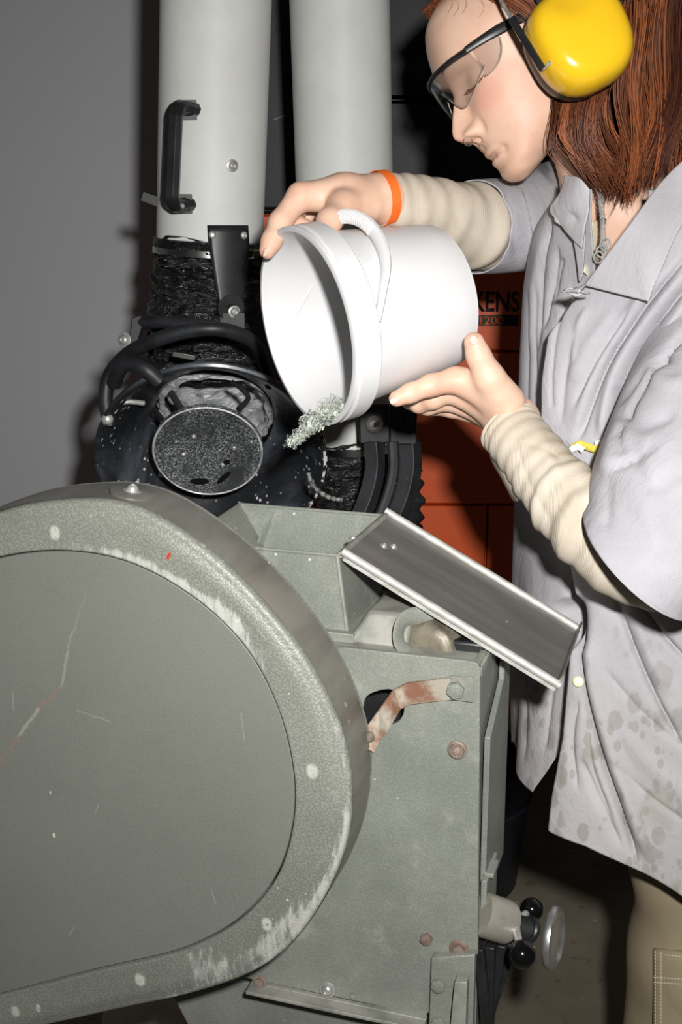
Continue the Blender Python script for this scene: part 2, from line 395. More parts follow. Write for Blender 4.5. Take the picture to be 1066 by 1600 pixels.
L.append(ringpts(RO, CB + .03)); we.append(.35); L.append(ringpts(RO, CB + .055)); we.append(0); L.append(ringpts(RO + .0015, CB + .07)); we.append(.8); L.append(ringpts(RO - .006, CB + .072)); we.append(.3)
# wear: rubbed inner lip at the top right, chalky band low on the right, scraped outer edge
wear = []
for k in range(len(L)):
    t = (k - 3) / K
    for i in range(N):
        a = math.degrees(T[i]); w_ = 0
        inn = 1.7 * math.exp(-((a - 62) / 26) ** 2) * (1 if t < .02 else math.exp(-(t / .2) ** 2)) + 1.3 * math.exp(-((a - 48) / 7) ** 2) * math.exp(-((t - .25) / .28) ** 2)
        inn += .7 * math.exp(-((a - 42) / 16) ** 2) * math.exp(-((t - .62) / .05) ** 2) + .7 * math.exp(-((a - 80) / 20) ** 2) * math.exp(-((t - .78) / .05) ** 2)
        out = (math.exp(-((a + 12) / 20) ** 2) * (.3 + .7 * (t > .9)) * (t > .75)) + 1.3 * math.exp(-((a + 30) / 13) ** 2) * max(0, min(1, (t - .35) / .3))
        out += .9 * math.exp(-((a + 52) / 9) ** 2) * (0 < t < 1.0) + .5 * math.exp(-((a + 66) / 5) ** 2) * (t > .5)
        edge = .55 if 1.0 <= t < 1.14 and -70 < a < 75 else (.4 if t > 1.2 else 0)
        w_ = inn + out + edge
        if t < 0: w_ = min(w_, .8)
        wear.append(min(1.3, w_))
n = NT('guard_enamel')
g1 = n.voro(480); g2 = n.noise(600, 2)
col = n.mix(n.ramp(n.noise(6, 5, .6), .35, .68), hx('83867D'), hx('92958B'))
col = n.mix(n.math('MULTIPLY', n.ramp(g1, .2, .62), .38), col, hx('4C4D45'))
sp = n.math('MULTIPLY', n.ramp(n.voro(70), .10, .06), n.ramp(n.noise(22, 2), .55, .62)); col = n.mix(sp, col, hx('D0D1C9'))
wa = n.attr('wear')
streak = n.noise(42, 7, .8, (2.6, 1, .55))
wn = n.math('MULTIPLY', n.ramp(n.math('ADD', wa, n.math('MULTIPLY', n.math('SUBTRACT', streak, .5), 3.6)), .6, 1.5), n.ramp(wa, 0, .4))
col = n.mix(n.math('MULTIPLY', wn, .75), col, hx('C4C5BD'))
for p in ((86, 836, 9), (488, 1208, 10), (417, 1447, 9), (219, 1533, 10), (24, 1583, 8), (60, 1578, 4)):
    q = ML(p[0], p[1], CB); col = n.mix(n.math('MULTIPLY', n.seg(q, q + Vector((0, 0, .004)), .0052 * p[2] / 9 + .0012), n.ramp(n.noise(150, 3), .25, .5)), col, hx('BEBFB6'))
q = ML(262, 872, CB); col = n.mix(n.seg(q, q + Vector((.002, 0, .004)), .002), col, hx('B8402E'))
n.bump(n.math('ADD', g1, n.math('MULTIPLY', g2, .4)), .4, .0007)
M['guard'] = n.fin(col, n.ramp(wn, 0, 1, .48, .75), .1, .45)
gg = G(); loops(gg, L); gg.att['wear'] = wear
gd = gg.build('belt_guard', M['guard'], mr, smooth=50)
# rim in rubbed bare metal: its own band
gr = G(); loops(gr, [ringpts(RO + .0006, CB + .011), ringpts(RO + .0009, CB + .016), ringpts(RO + .0012, CB + .066), ringpts(RO + .0006, CB + .069)])
gr.build('rim_band', M['rim'], gd, label='rubbed bare metal rim')
# back closing of guard
loops(G(), [ringpts(RO - .004, CB + .070), ringpts(RO * .2, CB + .072)], closelast=True).build('back_plate', M['machine2'], gd)
# inner disc
n = NT('disc_enamel')
g1 = n.noise(520, 3)
col = n.mix(n.ramp(n.noise(3.2, 6, .62), .3, .7), hx('6B6E67'), hx('777A72'))
col = n.mix(n.math('MULTIPLY', n.ramp(g1, .4, .7), .35), col, hx('85877C'))
col = n.mix(n.math('MULTIPLY', n.ramp(n.voro(34, stretch=(1, 1, .5)), .06, .035), n.ramp(n.noise(11, 2), .5, .56)), col, hx('D3D4CC'))
pts = [(133, 930), (118, 975), (104, 1020), (96, 1075), (60, 1108), (28, 1150), (0, 1195)]
pts = [ML(x, y, CB + .003) for x, y in pts]
wob = n.n.new('ShaderNodeVectorMath'); wob.operation = 'MULTIPLY_ADD'; n.link(n.noise(55, 4, .7, out='Color'), wob.inputs[0]); wob.inputs[1].default_value = (.007, 0, .007); n.link(n.co, wob.inputs[2])
wo2 = n.n.new('ShaderNodeVectorMath'); wo2.operation = 'SUBTRACT'; n.link(wob.outputs[0], wo2.inputs[0]); wo2.inputs[1].default_value = (.0035, 0, .0035); wo2 = wo2.outputs[0]
for i in range(len(pts) - 1):
    f_ = [.25, .5, .7, .95, 1, 1][i]
    m_ = n.math('MULTIPLY', n.seg(pts[i], pts[i + 1], .0009 + .0013 * f_, wo2), f_ * .7); col = n.mix(n.math('MULTIPLY', m_, n.ramp(n.noise(90, 4, .7), .3, .5)), col, hx('A09C93') if i < 3 or i == 4 else hx('8C7466'))
for a, b in (((120, 1110), (172, 1128)), ((378, 1115), (382, 1160)), ((20, 1080), (22, 1110)), ((330, 1390), (336, 1412)), ((106, 1462), (118, 1448)), ((150, 1268), (156, 1254))):
    col = n.mix(n.math('MULTIPLY', n.seg(ML(*a, CB + .003), ML(*b, CB + .003), .0008, wo2), .28), col, hx('B4B5AC'))
n.bump(g1, .35, .0005); M['disc'] = n.fin(col, .52, .1, .4)
loops(G(), [ringpts(RI * .05, CB + .003), ringpts(RI * .5, CB + .003), ringpts(RI - .0016, CB + .003), ringpts(RI - .0008, CB + .0038), ringpts(RI - .0004, CB + .010)], closefirst=True).build('cover_disc', M['disc'], gd, label='smoother dark inset disc with a rusty scratch')
# bolt on top of rim, on a pad
q = ML(207, 762, CB + .04); i = int((math.atan2(q.z - cc.z, q.x - cc.x) + math.pi) / (2 * math.pi) * N)
p = Vector((cc.x + RO[i] * math.cos(T[i]), CB + .036, cc.z + RO[i] * math.sin(T[i]))); nd = Vector((p.x - cc.x, 0, p.z - cc.z)).normalized()
g_lathe(G(), p, nd, [(.021, -.001), (.021, .0022), (.019, .003)], 28).build('bolt_pad', M['rim'], gd)
hexbolt(gd, p + nd * .002, nd, .0058, M['zinc'], washer=True, h=.006, dome=True)
# ---- body: front plate with slot, box, side plate
def plate(name, outer, holes, d, mat, par, **k):
    """flat plate (local points) with holes, thickened by d"""
    bm = bmesh.new(); es = []
    for lp in [outer] + holes:
        vs = [bm.verts.new(p) for p in lp]; es += [bm.edges.new((vs[i], vs[(i + 1) % len(vs)])) for i in range(len(vs))]
    bmesh.ops.triangle_fill(bm, edges=es, use_beauty=True)
    r = bmesh.ops.extrude_face_region(bm, geom=list(bm.faces)); bmesh.ops.translate(bm, vec=d, verts=[e for e in r['geom'] if isinstance(e, bmesh.types.BMVert)])
    bmesh.ops.recalc_face_normals(bm, faces=bm.faces); bm.verts.index_update()
    g = G(); g.add([tuple(v.co) for v in bm.verts], [tuple(v.index for v in f.verts) for f in bm.faces]); bm.free()
    return g.build(name, mat, par, **k)
def circ(px, py, b, r, n=28, sq=1): q = ML(px, py, b); return [(q.x + r * math.cos(2 * math.pi * i / n), b, q.z + r * sq * math.sin(2 * math.pi * i / n)) for i in range(n)]
P = lambda x, y, b=0: tuple(ML(x, y, b))
o_ = [P(455, 1012), P(540, 1012), P(640, 1023), P(738, 1034), P(746, 1037), P(750, 1044), P(749, 1200), P(747, 1490), P(665, 1588), P(520, 1557), P(392, 1530), P(330, 1515)]
slot = [P(*q) for q in cat([(566, 1112), (572, 1090), (590, 1080), (612, 1078), (628, 1090), (631, 1112), (622, 1128), (606, 1133), (592, 1128), (575, 1140), (566, 1130)], 4, True)]
fp = plate('front_plate', o_, [slot], (0, .006, 0), M['machine'], mr, bevel=.0012)
zbot = ML(665, 1588, 0).z
g = G(); aL = ML(392, 1530, 0).x
g_box(g, ((aR + aL) / 2 - .01, .075, (ztop - .03 + zbot) / 2), (aR - aL - .04, .06, ztop - .03 - zbot)); g.build('chassis_core', M['blackmetal'], mr)
g = G(); g_box(g, (aR - .006, .085, (ztop - .004 + .62) / 2 + .06), (.006, .155, ztop - .004 - .74)); g.build('side_plate', M['machine'], mr, bevel=.001)
# side flange with the notch
sd = [(.0, 1036), (.0, 1500), (.0, 1500)]
z_ = lambda py: ML(750, py, 0).z
fl_ = [(aR, .112, z_(1030)), (aR, .138, z_(1036)), (aR, .138, z_(1440)), (aR, .03, z_(1440)), (aR, .03, z_(1172)), (aR, .10, z_(1120))]
plate('side_flange', fl_, [], (.006, 0, 0), M['machine2'], mr, bevel=.0012)
# lower skirt under the diagonal flange, down to the floor
g = G(); g_prism(g, [P(262, 1540, .03), P(392, 1536, .03), P(665, 1592, .03), P(747, 1500, .03), tuple(Vector((aR, .03, .30))), tuple(Vector((aL + .0, .03, .30)))], (0, .1, 0)); g.build('lower_skirt', M['machine2'], mr, bevel=.001)
for sx in (aL + .0, aR - .05):
    for sy in (.05, .20): g_box(G(), (sx, sy, .15), (.05, .05, .30)).build('foot_post', M['machine2'], mr, bevel=.002)
g_box(G(), ((aL + aR) / 2 - .02, .13, .32), (aR - aL - .0, .20, .05)).build('base_frame', M['machine2'], mr, bevel=.002)
g_box(G(), ((aL + aR) / 2 - .02, .175, (.34 + ztop - .06) / 2), (aR - aL - .09, .10, ztop - .06 - .34)).build('rear_housing', M['machine2'], mr, bevel=.003)
# diagonal angle flange
g = G(); A = ML(395, 1530, 0); B = ML(668, 1588, 0); dn = Vector((0, 0, -.012))
g_prism(g, [A, B, B + dn, A + dn], (0, -.006, 0)); g_prism(g, [A, B, B + Vector((0, -.022, 0)), A + Vector((0, -.022, 0))], (0, 0, -.004)); g.build('angle_flange', M['castpaint'], mr, bevel=.0008)
hexbolt(mr, ML(512, 1546, -.001), (0, -1, .1), .0062, M['zinc'], washer=True, dome=True)
hexbolt(mr, ML(406, 1534, -.006), (0, -1, .1), .0055, M['rust'], washer=True)
hexbolt(mr, ML(552, 1556, -.001), (0, -1, .1), .0035, M['machine'], washer=False)
# bolts on the plate
hexbolt(mr, ML(667, 1466, -.0005), (0, -1, 0), .0068, M['rust'], washer=False)
hexbolt(mr, ML(718, 1483, -.0005), (0, -1, 0), .0072, M['rust'], washer=True)
q = ML(715, 1171, -.0005)
g_lathe(G(), q, (0, -1, 0), [(.0096, 0), (.0096, .002), (.0075, .003), (.0065, .001), (.006, .0005)], 28).build('bolt_collar', M['rust'], mr)
hexbolt(mr, q + Vector((0, -.001, 0)), (0, -1, 0), .0046, M['strap'], washer=False)
# bottom right foot bracket
g = G(); pts = [P(674, 1497, -.012), P(742, 1492, -.012), P(738, 1640, -.012), P(668, 1650, -.012)]
g_prism(g, pts, (0, .011, 0)); fb = g.build('foot_bracket', M['machine'], mr, bevel=.0015)
g = G(); g_prism(g, [P(715, 1522, -.014), P(734, 1522, -.014), P(730, 1655, -.014), P(702, 1655, -.014)], (0, -.014, 0)); g.build('gusset', M['castpaint'], fb, bevel=.001)
for py in (1538, 1597): hexbolt(fb, ML(686, py, -.0125), (0, -1, 0), .0078, M['machine'], washer=False)
# side brackets right of plate, near the handwheel
g = G(); q = ML(756, 1385, .02)
g_box(g, (aR + .008, .045, z_(1392)), (.012, .03, .005)); g_box(g, (aR + .008, .045, z_(1480)), (.012, .03, .005)); g_box(g, (aR + .006, .05, z_(1436)), (.006, .06, .062)); g.build('mounting_bracket', M['machine'], mr, bevel=.001)
g = G()
for k in range(4):
    g_box(g, (aR + .008 + .004 * k, .03 + .012 * k, z_(1570) - .004 * k), (.010, .02, .10), Matrix.Rotation(.12 * (k - 1), 3, 'Y'))
g.build('hinge_stack', M['blackmetal'], mr, bevel=.001)
# clamp: boss, spindle, ball levers, handwheel
A = Vector(W(752, 1428, 1.30)); B = Vector(W(822, 1446, 1.34)); ax = (Vector(W(870, 1466, 1.345)) - A).normalized()
g_lathe(G(), A - ax * .004, ax, [(.022, 0), (.0225, .004), (.0225, .036), (.0215, .039), (.0, .039)], 36).build('clamp_boss', simple('oil_stained_steel', 'B4B0A4', '77694F', 28, .45, .5, .2, 300, lo=.55, hi=.78), mr, world=True, label='oil-stained round steel boss')
hc = bpy.data.objects['clamp_boss']
g = G(); prof = [(.009, .036)]
for k in range(14): prof += [(.0118, .0372 + k * .0023), (.0100, .0383 + k * .0023)]
g_lathe(g, A - ax * .004, ax, prof, 24); g_lathe(g, A + ax * .062, ax, [(.0125, 0), (.014, .002), (.014, .006), (.010, .008)], 24); g.build('threaded_spindle', M['blackmetal'], hc, world=True)
hw = Vector(W(866, 1465, 1.345)); axw = Vector((.975, -.02, -.19)).normalized(); axw = (axw + Vector((0, -.0, .0))); rw = Vector(ray(866, 1465)).normalized(); axw = (axw - rw * (axw.dot(rw) + .22)).normalized()
g_lathe(G(), hw - axw * .005, axw, [(.004, .0), (.028, -.001), (.0305, -.001), (.0325, .001), (.0335, .004), (.0325, .008), (.0295, .0095), (.026, .006), (.004, .006)], 64).build('handwheel', simple('turned_steel', 'C4C4C2', 'A8A8A6', 50, .34, .85), hc, world=True)
for a, b, r in ((W(803, 1440, 1.305), W(816, 1491, 1.27), .0142), (W(812, 1436, 1.35), W(831, 1421, 1.37), .0125)):
    a = Vector(a); b = Vector(b)
    g_tube(G(), [a, a.lerp(b, .5), b], [.0052, .0042, .0036], 14).build('lever', M['zinc'], hc, world=True)
    g = G(); g_sphere(g, b, r, 28, 18); g.build('ball_knob', simple('gloss_black_knob', '0D0D0E', None, rough=.12), hc, world=True)
# ---- strap from plate to guard
g = G(); b0 = -.004
pa = [(738, 1059, b0), (738, 1092, b0), (632, 1101, b0), (632, 1068, b0)]
sp0 = [(738, 1057, b0), (690, 1060, b0), (636, 1067, b0), (615, 1078, -.010), (590, 1112, -.030), (570, 1139, -.046), (556, 1160, -.055)]
sp1 = [(738, 1091, b0), (690, 1094, b0), (640, 1100, b0), (625, 1108, -.010), (606, 1140, -.030), (592, 1160, -.046), (584, 1176, -.055)]
top = [ML(*q) for q in sp0]; bot = [ML(*q) for q in sp1]
st = g_grid(G(), [[tuple(p) for p in top], [tuple(p) for p in bot]]).build('strap_bracket', M['strap'], mr, solid=.0035, smooth=0, bevel=.0006, label='rust-flecked bent strap')
hexbolt(st, ML(713, 1077, b0 - .002), (0, -1, 0), .0088, M['machine'], washer=False, h=.006)
g_box(G(), ML(722, 1076, b0 - .0012), (.022, .0015, .0245)).build('washer_plate', M['castpaint'], st)
nrm = (ML(584, 1176, -.055) - ML(570, 1139, -.046)).cross(ML(592, 1160, -.046) - ML(570, 1139, -.046)).normalized(); nrm = nrm if nrm.y < 0 else -nrm
for px, py in ((581, 1150), (566, 1168)): hexbolt(st, ML(px, py, -.0525), (-.5, -.85, .1), .0052, M['rust'], washer=False, h=.006)
g = G(); A = ML(548, 1158, -.058); B = ML(560, 1200, -.058); g_prism(g, [A, ML(562, 1150, -.058), ML(568, 1192, -.058), B], (-.002, -.008, 0)); g.build('welded_lug', M['castpaint'], gd, bevel=.001)
# ---- hopper
zh = CAMZ - .37
FR = MZ(527, 868, zh); BR = MZ(625, 808, zh); BL = MZ(365, 795, zh); FL = MZ(418, 868, zh)
FL = Vector((BL.x, FR.y, zh)); BR = Vector((FR.x + .004, BR.y, zh)); BL = Vector((BL.x, BR.y, zh))
zl = ztop + .006
lo = [Vector((FL.x + .07, .045, zl)), Vector((FR.x + .012, .045, zl)), Vector((FR.x + .012, .125, zl)), Vector((FL.x + .07, .125, zl))]
zl = ztop + .002
lo = [Vector((FR.x - .10, FR.y + .0, zl)), Vector((FR.x + .010, FR.y + .0, zl)), Vector((FR.x + .012, BR.y - .035, zl)), Vector((FR.x - .10, BR.y - .035, zl))]
hi = [FL, FR, BR, BL]
walls = [('hopper_front', 0, 1), ('hopper_side', 1, 2), ('hopper_back', 2, 3), ('hopper_side', 3, 0)]
hp = g_box(G(), ((lo[0].x + lo[1].x) / 2, (lo[0].y + lo[2].y) / 2, ztop - .004), (.13, lo[2].y - lo[0].y + .02, .012)).build('hopper', M['machine'], mr, bevel=.001)
for nm, i, j in walls:
    g = G(); g_grid(g, [[tuple(hi[i]), tuple(hi[i].lerp(hi[j], .5)), tuple(hi[j])], [tuple(lo[i]), tuple(lo[i].lerp(lo[j], .5)), tuple(lo[j])]]).build(nm, M['machine'], hp, solid=.0022, smooth=0)
g = G(); k_ = 0
for i in range(4): g_tube(g, [hi[i], hi[(i + 1) % 4]], .0022, 8)
g.build('hopper_lip', M['machine'], hp)
g_tube(G(), [hi[1], lo[1]], .0022, 8).build('weld_seam', M['castpaint'], hp)
# small triangular baffle inside hopper at the left
g = G(); g_prism(g, [BL.lerp(BR, .24) + Vector((0, -.004, -.004)), BL.lerp(BR, .24) + Vector((0, -.004, -.05)), BL.lerp(BR, .12) + Vector((0, -.045, -.06))], (.002, 0, 0)); g.build('inner_baffle', M['machine'], hp)
# hinge strip and lid (tray)
g_tube(G(), [FR + Vector((.004, 0, .001)), BR + Vector((.004, .0, .001))], .0034, 10).build('hinge_rod', M['castpaint'], hp)
hexbolt(hp, FR.lerp(BR, .36) + Vector((-.002, 0, .002)), (-.2, -.3, 1), .003, M['zinc'], dome=True)
Lf = ML(857, 1072, FR.y); ld = (Lf - FR); ln = ld.length; ld.normalize(); bb = BR.y - FR.y + .0; T0 = FR + Vector((.008, -.002, .0))
up = Vector((0, 1, 0)).cross(ld).normalized(); up = up if up.z > 0 else -up
def TP(s, t, h): return T0 + ld * s + Vector((0, t, 0)) + up * h
ft = .0; wb = bb + .004
lid = g_prism(G(), [TP(0, 0, 0), TP(ln, 0, 0), TP(ln, wb, 0), TP(0, wb, 0)], up * .0018).build('lid', M['tray'], mr, bevel=.0004, label='brushed steel lid tray folded open to the right')
for t0 in (0, wb):
    g = G(); g_tube(g, [TP(-.004, t0, .004), TP(ln + .002, t0, .004)], .0042, 12); g_prism(g, [TP(0, t0 - .001, -.004), TP(ln, t0 - .001, -.004), TP(ln, t0 + .001, -.004), TP(0, t0 + .001, -.004)], up * .009); g.build('rolled_edge', M['steel'], lid)
g = G(); g_prism(g, [TP(ln - .002, 0, 0), TP(ln, 0, 0), TP(ln, wb, 0), TP(ln - .002, wb, 0)], up * .013); g.build('end_lip', M['tray'], lid, bevel=.0003)
for s_, t_ in ((.022, .075), (.03, .088)): hexbolt(lid, TP(s_, t_, .0018), up, .0032, M['zinc'], washer=True, dome=True)
# ---- castings behind the plate top
g_box(G(), (aR - .11, .07, ztop - .012), (.22, .13, .010)).build('top_plate', M['castpaint'], mr, bevel=.001)
g = G(); q = [ML(545, 1003, .03), ML(590, 965, .06), ML(650, 958, .06), ML(640, 1008, .03)]
g_prism(g, [(FR.x + .012, .03, ztop - .008), (FR.x + .075, .03, ztop - .008), (FR.x + .075, .05, ztop + .022), (FR.x + .03, .05, ztop + .022)], (0, .07, 0)); g.build('bearing_block', M['castpaint'], mr, bevel=.004)
pth = cat([tuple(ML(*q)) for q in ((640, 1020, .03), (625, 1005, .03), (623, 985, .032), (632, 969, .04), (655, 963, .05), (690, 975, .06), (722, 992, .07))], 6)
g_tube(G(), pth, .0042, 10, flat=3.0, flatdir=(1, 0, 0)).build('bearing_cap', M['machine'], mr)
g = G(); cq = ML(678, 1003, .07); g_lathe(g, cq + Vector((0, -.03, 0)), (.3, 1, .1), [(.022, 0), (.03, .006), (.032, .04), (.028, .05)], 8); g.build('rotor_nut', simple('oily_casting', '8C8574', '4C463A', 30, .5, .3, .5, 120), mr, bevel=.002)
g = G(); g_box(g, (aR - .03, .085, ztop - .004), (.05, .09, .014)); g.build('pivot_block', M['blackmetal'], mr, bevel=.003)
# ================================================================ extraction arms
def num_noise(x, y, s=0):
    return (np.sin(x * 1.7 + s) * np.cos(y * 2.3 + 1.3 * s) + np.sin(x * 3.9 + 2.1 * y + s * 2) * .6 + np.cos(x * 7.3 - y * 5.1 + s) * .35 + np.sin(y * 11.7 + x * 2.9 + s) * .25) / 1.6
def crumple(g, path, rads, n=72, amp=.006, seed=0, rings=9, wrap=True):
    """flexible hose: wavy ribs and crumples about a path"""
    P_ = [Vector(p[:3]) for p in path]; m = len(P_); x = None; L_ = []
    s = 0
    for k in range(m):
        t = (P_[min(k + 1, m - 1)] - P_[max(k - 1, 0)]).normalized()
        if x is None: x = basis(t)[0]
        x = (x - t * x.dot(t)).normalized(); y = t.cross(x); ring = []
        if k: s += (P_[k] - P_[k - 1]).length
        for i in range(n):
            a = 2 * math.pi * i / n
            ph = s / .018 * 2 * math.pi + 1.6 * math.sin(a * 2 + seed) + .9 * math.sin(a * 5 + 2 * seed + s * 40)
            r = rads[k] + amp * (.6 * math.sin(ph) + .45 * float(num_noise(a * 3, s * 60, seed))) - amp * .5
            ring.append(tuple(P_[k] + x * (r * math.cos(a)) + y * (r * math.sin(a)) + t * (amp * .5 * math.sin(a * 3 + s * 90))))
        L_.append(ring)
    return loops(g, L_)
a1 = thing('extraction_arm', 'white extraction arm at left with black handle, crumpled hose and round suction hood', 'extraction arm', (0, 0, 0))
Y1 = 1.78
A = atY(344, -260, Y1); B = atY(328, 378, Y1); ax1 = (B - A).normalized()
r1 = .0725
g_lathe(G(), A, ax1, [(r1, 0), (r1, (B - A).length), (r1 - .003, (B - A).length), (r1 - .003, 0)], 96, False).build('duct', M['white'], a1)
def onduct(px, py, A_, ax_, r_, out=0.0):
    """point on the near side of a cylinder seen at px,py, and its normal"""
    r = ray(px, py); o = CAMP - A_; d = r - ax_ * r.dot(ax_); e = o - ax_ * o.dot(ax_); R = r_ + out
    a = d.dot(d); b = 2 * d.dot(e); c = e.dot(e) - R * R; disc = max(b * b - 4 * a * c, 0)
    t = (-b - math.sqrt(disc)) / (2 * a); p = CAMP + r * t; q = p - A_; nn = (q - ax_ * q.dot(ax_)).normalized(); return p, nn
# handle
pts = []
h0, nh = onduct(303, 172, A, ax1, r1); h1, _ = onduct(296, 318, A, ax1, r1)
t0, _ = onduct(282, 172, A, ax1, r1); nl = nh
ofs = nl * .034 + Vector((-.012, 0, 0))
g = G(); hd = (h1 - h0)
prof = [h0, h0 + ofs * .7 + Vector((-.002, 0, .002)), h0 + ofs * 1.0 + hd * .07, h0 + ofs + hd * .16, h0 + ofs + hd * .5, h0 + ofs + hd * .84, h0 + ofs * 1.0 + hd * .93, h1 + ofs * .7 + Vector((-.002, 0, -.002)), h1]
pth = cat([tuple(p) for p in prof], 6); g_tube(g, pth, [.0125] * len(pth), 8, flat=.75, flatdir=(1, 0, 0)); hdl = g.build('handle', M['blackplastic'], a1, smooth=30, bevel=.001)
for q in (h0, h1): g_box(G(), q + nl * .004 + Vector((-.004, 0, 0)), (.018, .012, .024)).build('handle_foot', M['blackplastic'], hdl)
q, nn = onduct(285, 322, A, ax1, r1, .03); hexbolt(hdl, q, nn, .0035, M['zinc'], washer=False, dome=True)
q, nn = onduct(363, 259, A, ax1, r1); hexbolt(a1, q, nn, .0056, M['zinc'], washer=True, dome=True)
q, nn = onduct(249, 312, A, ax1, r1 - .002); g_box(G(), q + Vector((-.012, .02, .0)), (.026, .02, .012), Matrix.Rotation(.35, 3, 'Y')).build('side_latch', M['blackplastic'], a1)
# hose
def W1(px, py, dy=0): return atY(px, py, Y1 + dy)
pth = cat([tuple(W1(328, 372)), tuple(W1(326, 420)), tuple(W1(322, 470, -.005)), tuple(W1(322, 500, .005)), tuple(W1(324, 530, .02))], 14)
rad = [.0745 + .006 * (i / len(pth)) for i in range(len(pth))]
crumple(G(), pth, rad, 120, .0085, 1).build('flexible_hose', M['hose'], a1, smooth=60)
# clamp
q = W1(327, 393); hx_ = g_lathe(G(), q - ax1 * .005, ax1, [(.0755, 0), (.0765, .0008), (.0765, .0085), (.0755, .0093)], 96, False).build('hose_clamp', M['chrome'], a1)
q = W1(328, 383); g_lathe(G(), q - ax1 * .008, ax1, [(.0738, 0), (.0760, .001), (.0765, .010), (.0745, .012)], 96, False).build('hose_cuff', M['hose'], a1)
# wedge bracket riveted to duct
o = [(324, 352), (387, 358), (389, 382), (386, 430), (379, 478), (370, 500), (352, 498), (344, 478), (333, 420), (326, 384)]
rows = []
for t in np.linspace(0, 1, 12):
    py = 352 + t * 128; xl_ = np.interp(py, [352, 384, 430, 480], [324, 326, 334, 343]); xr_ = np.interp(py, [352, 382, 430, 480], [387, 389, 386, 379])
    rows.append([tuple(onduct(px, py, A, ax1, r1, .004 + .012 * t)[0]) for px in np.linspace(xl_, xr_, 9)])
br = g_grid(G(), rows).build('wedge_bracket', M['blackmetal'], a1, solid=.003)
for px, py in ((332, 367), (381, 368)):
    q, nn = onduct(px, py, A, ax1, r1, .006); hexbolt(br, q, nn, .0052, M['zinc'], washer=False, dome=True)
q, nn = onduct(362, 482, A, ax1, r1, .017)
g = G(); g_lathe(g, q - nn * .004, nn, [(.0185, 0), (.0185, .004)], 32); g_box(g, q + Vector((.001, -.003, -.022)), (.033, .004, .034)); g.build('pivot_link', M['blackmetal'], br, bevel=.0006)
q, nn = onduct(366, 487, A, ax1, r1, .022); hexbolt(br, q, nn, .0058, M['zinc'], washer=True, dome=True)
q, nn = onduct(398, 397, A, ax1, r1, .008); g_tube(G(), [q, q + Vector((.02, -.004, 0))], .006, 12).build('brass_stud', simple('dull_brass', '8A7A4C', None, rough=.4, metal=.8), a1)
# suction hood
HD = 1.70; hc_ = W(330, 722, HD); camR = Vector((1, 0, 0)); camU = Vector((0, sP, cP)); camF = Vector((0, -cP, sP))   # camF points to the camera
al = math.radians(40); hn = (camF * math.cos(al) - camU * math.sin(al) + camR * .03).normalized()
hx1 = camR - hn * camR.dot(hn); hx1.normalize(); hy1 = hn.cross(hx1)
R_ = 178 / (FPX / HD)
hcn = hc_ - Vector((0, 0, 0))
thr = hcn - hn * .095     # throat centre
prof = [(R_, 0.0), (R_ + .003, -.002), (R_ + .003, -.006), (R_ - .002, -.006), (.9 * R_, -.030), (.78 * R_, -.055), (.64 * R_, -.080), (.575 * R_, -.098), (.56 * R_, -.104)]
prof2 = [(.545 * R_, -.104), (.56 * R_, -.095), (.625 * R_, -.077), (.765 * R_, -.052), (.885 * R_, -.027), (R_ - .004, -.002), (R_, 0)]
hdg = g_lathe(G(), hcn, hn, prof + prof2, 96, False).build('suction_hood', M['hood'], a1, smooth=50, label='black enamelled funnel hood speckled with dust')
g_lathe(G(), hcn, hn, [(.575 * R_, -.125), (.575 * R_, -.100)], 64, False).build('throat_ring', M['blackmetal'], hdg)
# silver lining seen in throat, and the hose elbow from the throat up to the arm hose
pth2 = cat([tuple(hcn - hn * .103), tuple(hcn - hn * .135 + Vector((0, .0, .010))), tuple(hcn - hn * .165 + Vector((0, .0, .035))), tuple(W1(325, 560, .045)), tuple(W1(324, 535, .035))], 10)
crumple(G(), pth2, [.53 * R_ - .0001 * k for k in range(len(pth2))], 120, .0075, 4).build('hose_lining', M['lining'], hdg, smooth=60, label='grey crumpled hose lining seen through the throat')
crumple(G(), pth2, [.62 * R_ - .0002 * k for k in range(len(pth2))], 96, .005, 7).build('hose_elbow', M['hose'], a1, smooth=60)
bx_ = W(288, 556, 1.625); g_box(G(), bx_, (.030, .006, .0075), Matrix.Rotation(.2, 3, 'Y') ).build('clamp_screw', M['chrome'], a1, bevel=.001)
# baffle disc
dc = W(325, 703, 1.675); rd = 87 / (FPX / 1.675)
bd = g_lathe(G(), dc, hn, [(0.0001, .004), (rd - .006, .004), (rd - .004, .0052), (rd - .001, .0050), (rd, .003), (rd, -.001), (rd - .004, -.002), (.0001, -.002)], 96, False).build('baffle_disc', M['baffle'], hdg, label='dust-frosted disc baffle with four rivets')
g_lathe(G(), dc, hn, [(rd - .0035, .0052), (rd - .0022, .0062), (rd - .0008, .0052)], 96, False).build('worn_edge', simple('chipped_edge', '9A9C9C', 'D2D3D1', 60, .5, .3, lo=.4, hi=.6), bd)
def ondisc(px, py, o, nrm, out=0):
    r = ray(px, py); t = ((o - CAMP).dot(nrm) + out) / r.dot(nrm); return CAMP + r * t
for px, py in ((303, 682), (366, 700), (287, 710), (348, 726)): hexbolt(bd, ondisc(px, py, dc, hn, .004), hn, .0032, M['zinc'], washer=False, dome=True)
mk = simple('dark_grime', '0E0E10', None, rough=.35)
for px, py, a, b, rot in ((312, 752, 15, 5, 0), (354, 722, 6, 4, .3), (350, 746, 14, 4, .7)):
    cpt = [ondisc(px + a * math.cos(t) * math.cos(rot) + b * math.sin(t) * math.sin(rot), py - a * math.cos(t) * math.sin(rot) + b * math.sin(t) * math.cos(rot), dc, hn, .0042) for t in np.linspace(0, 2 * math.pi, 18, endpoint=False)]
    g_prism(G(), cpt, hn * .0006).build('grime_patch', mk, bd, smooth=0)
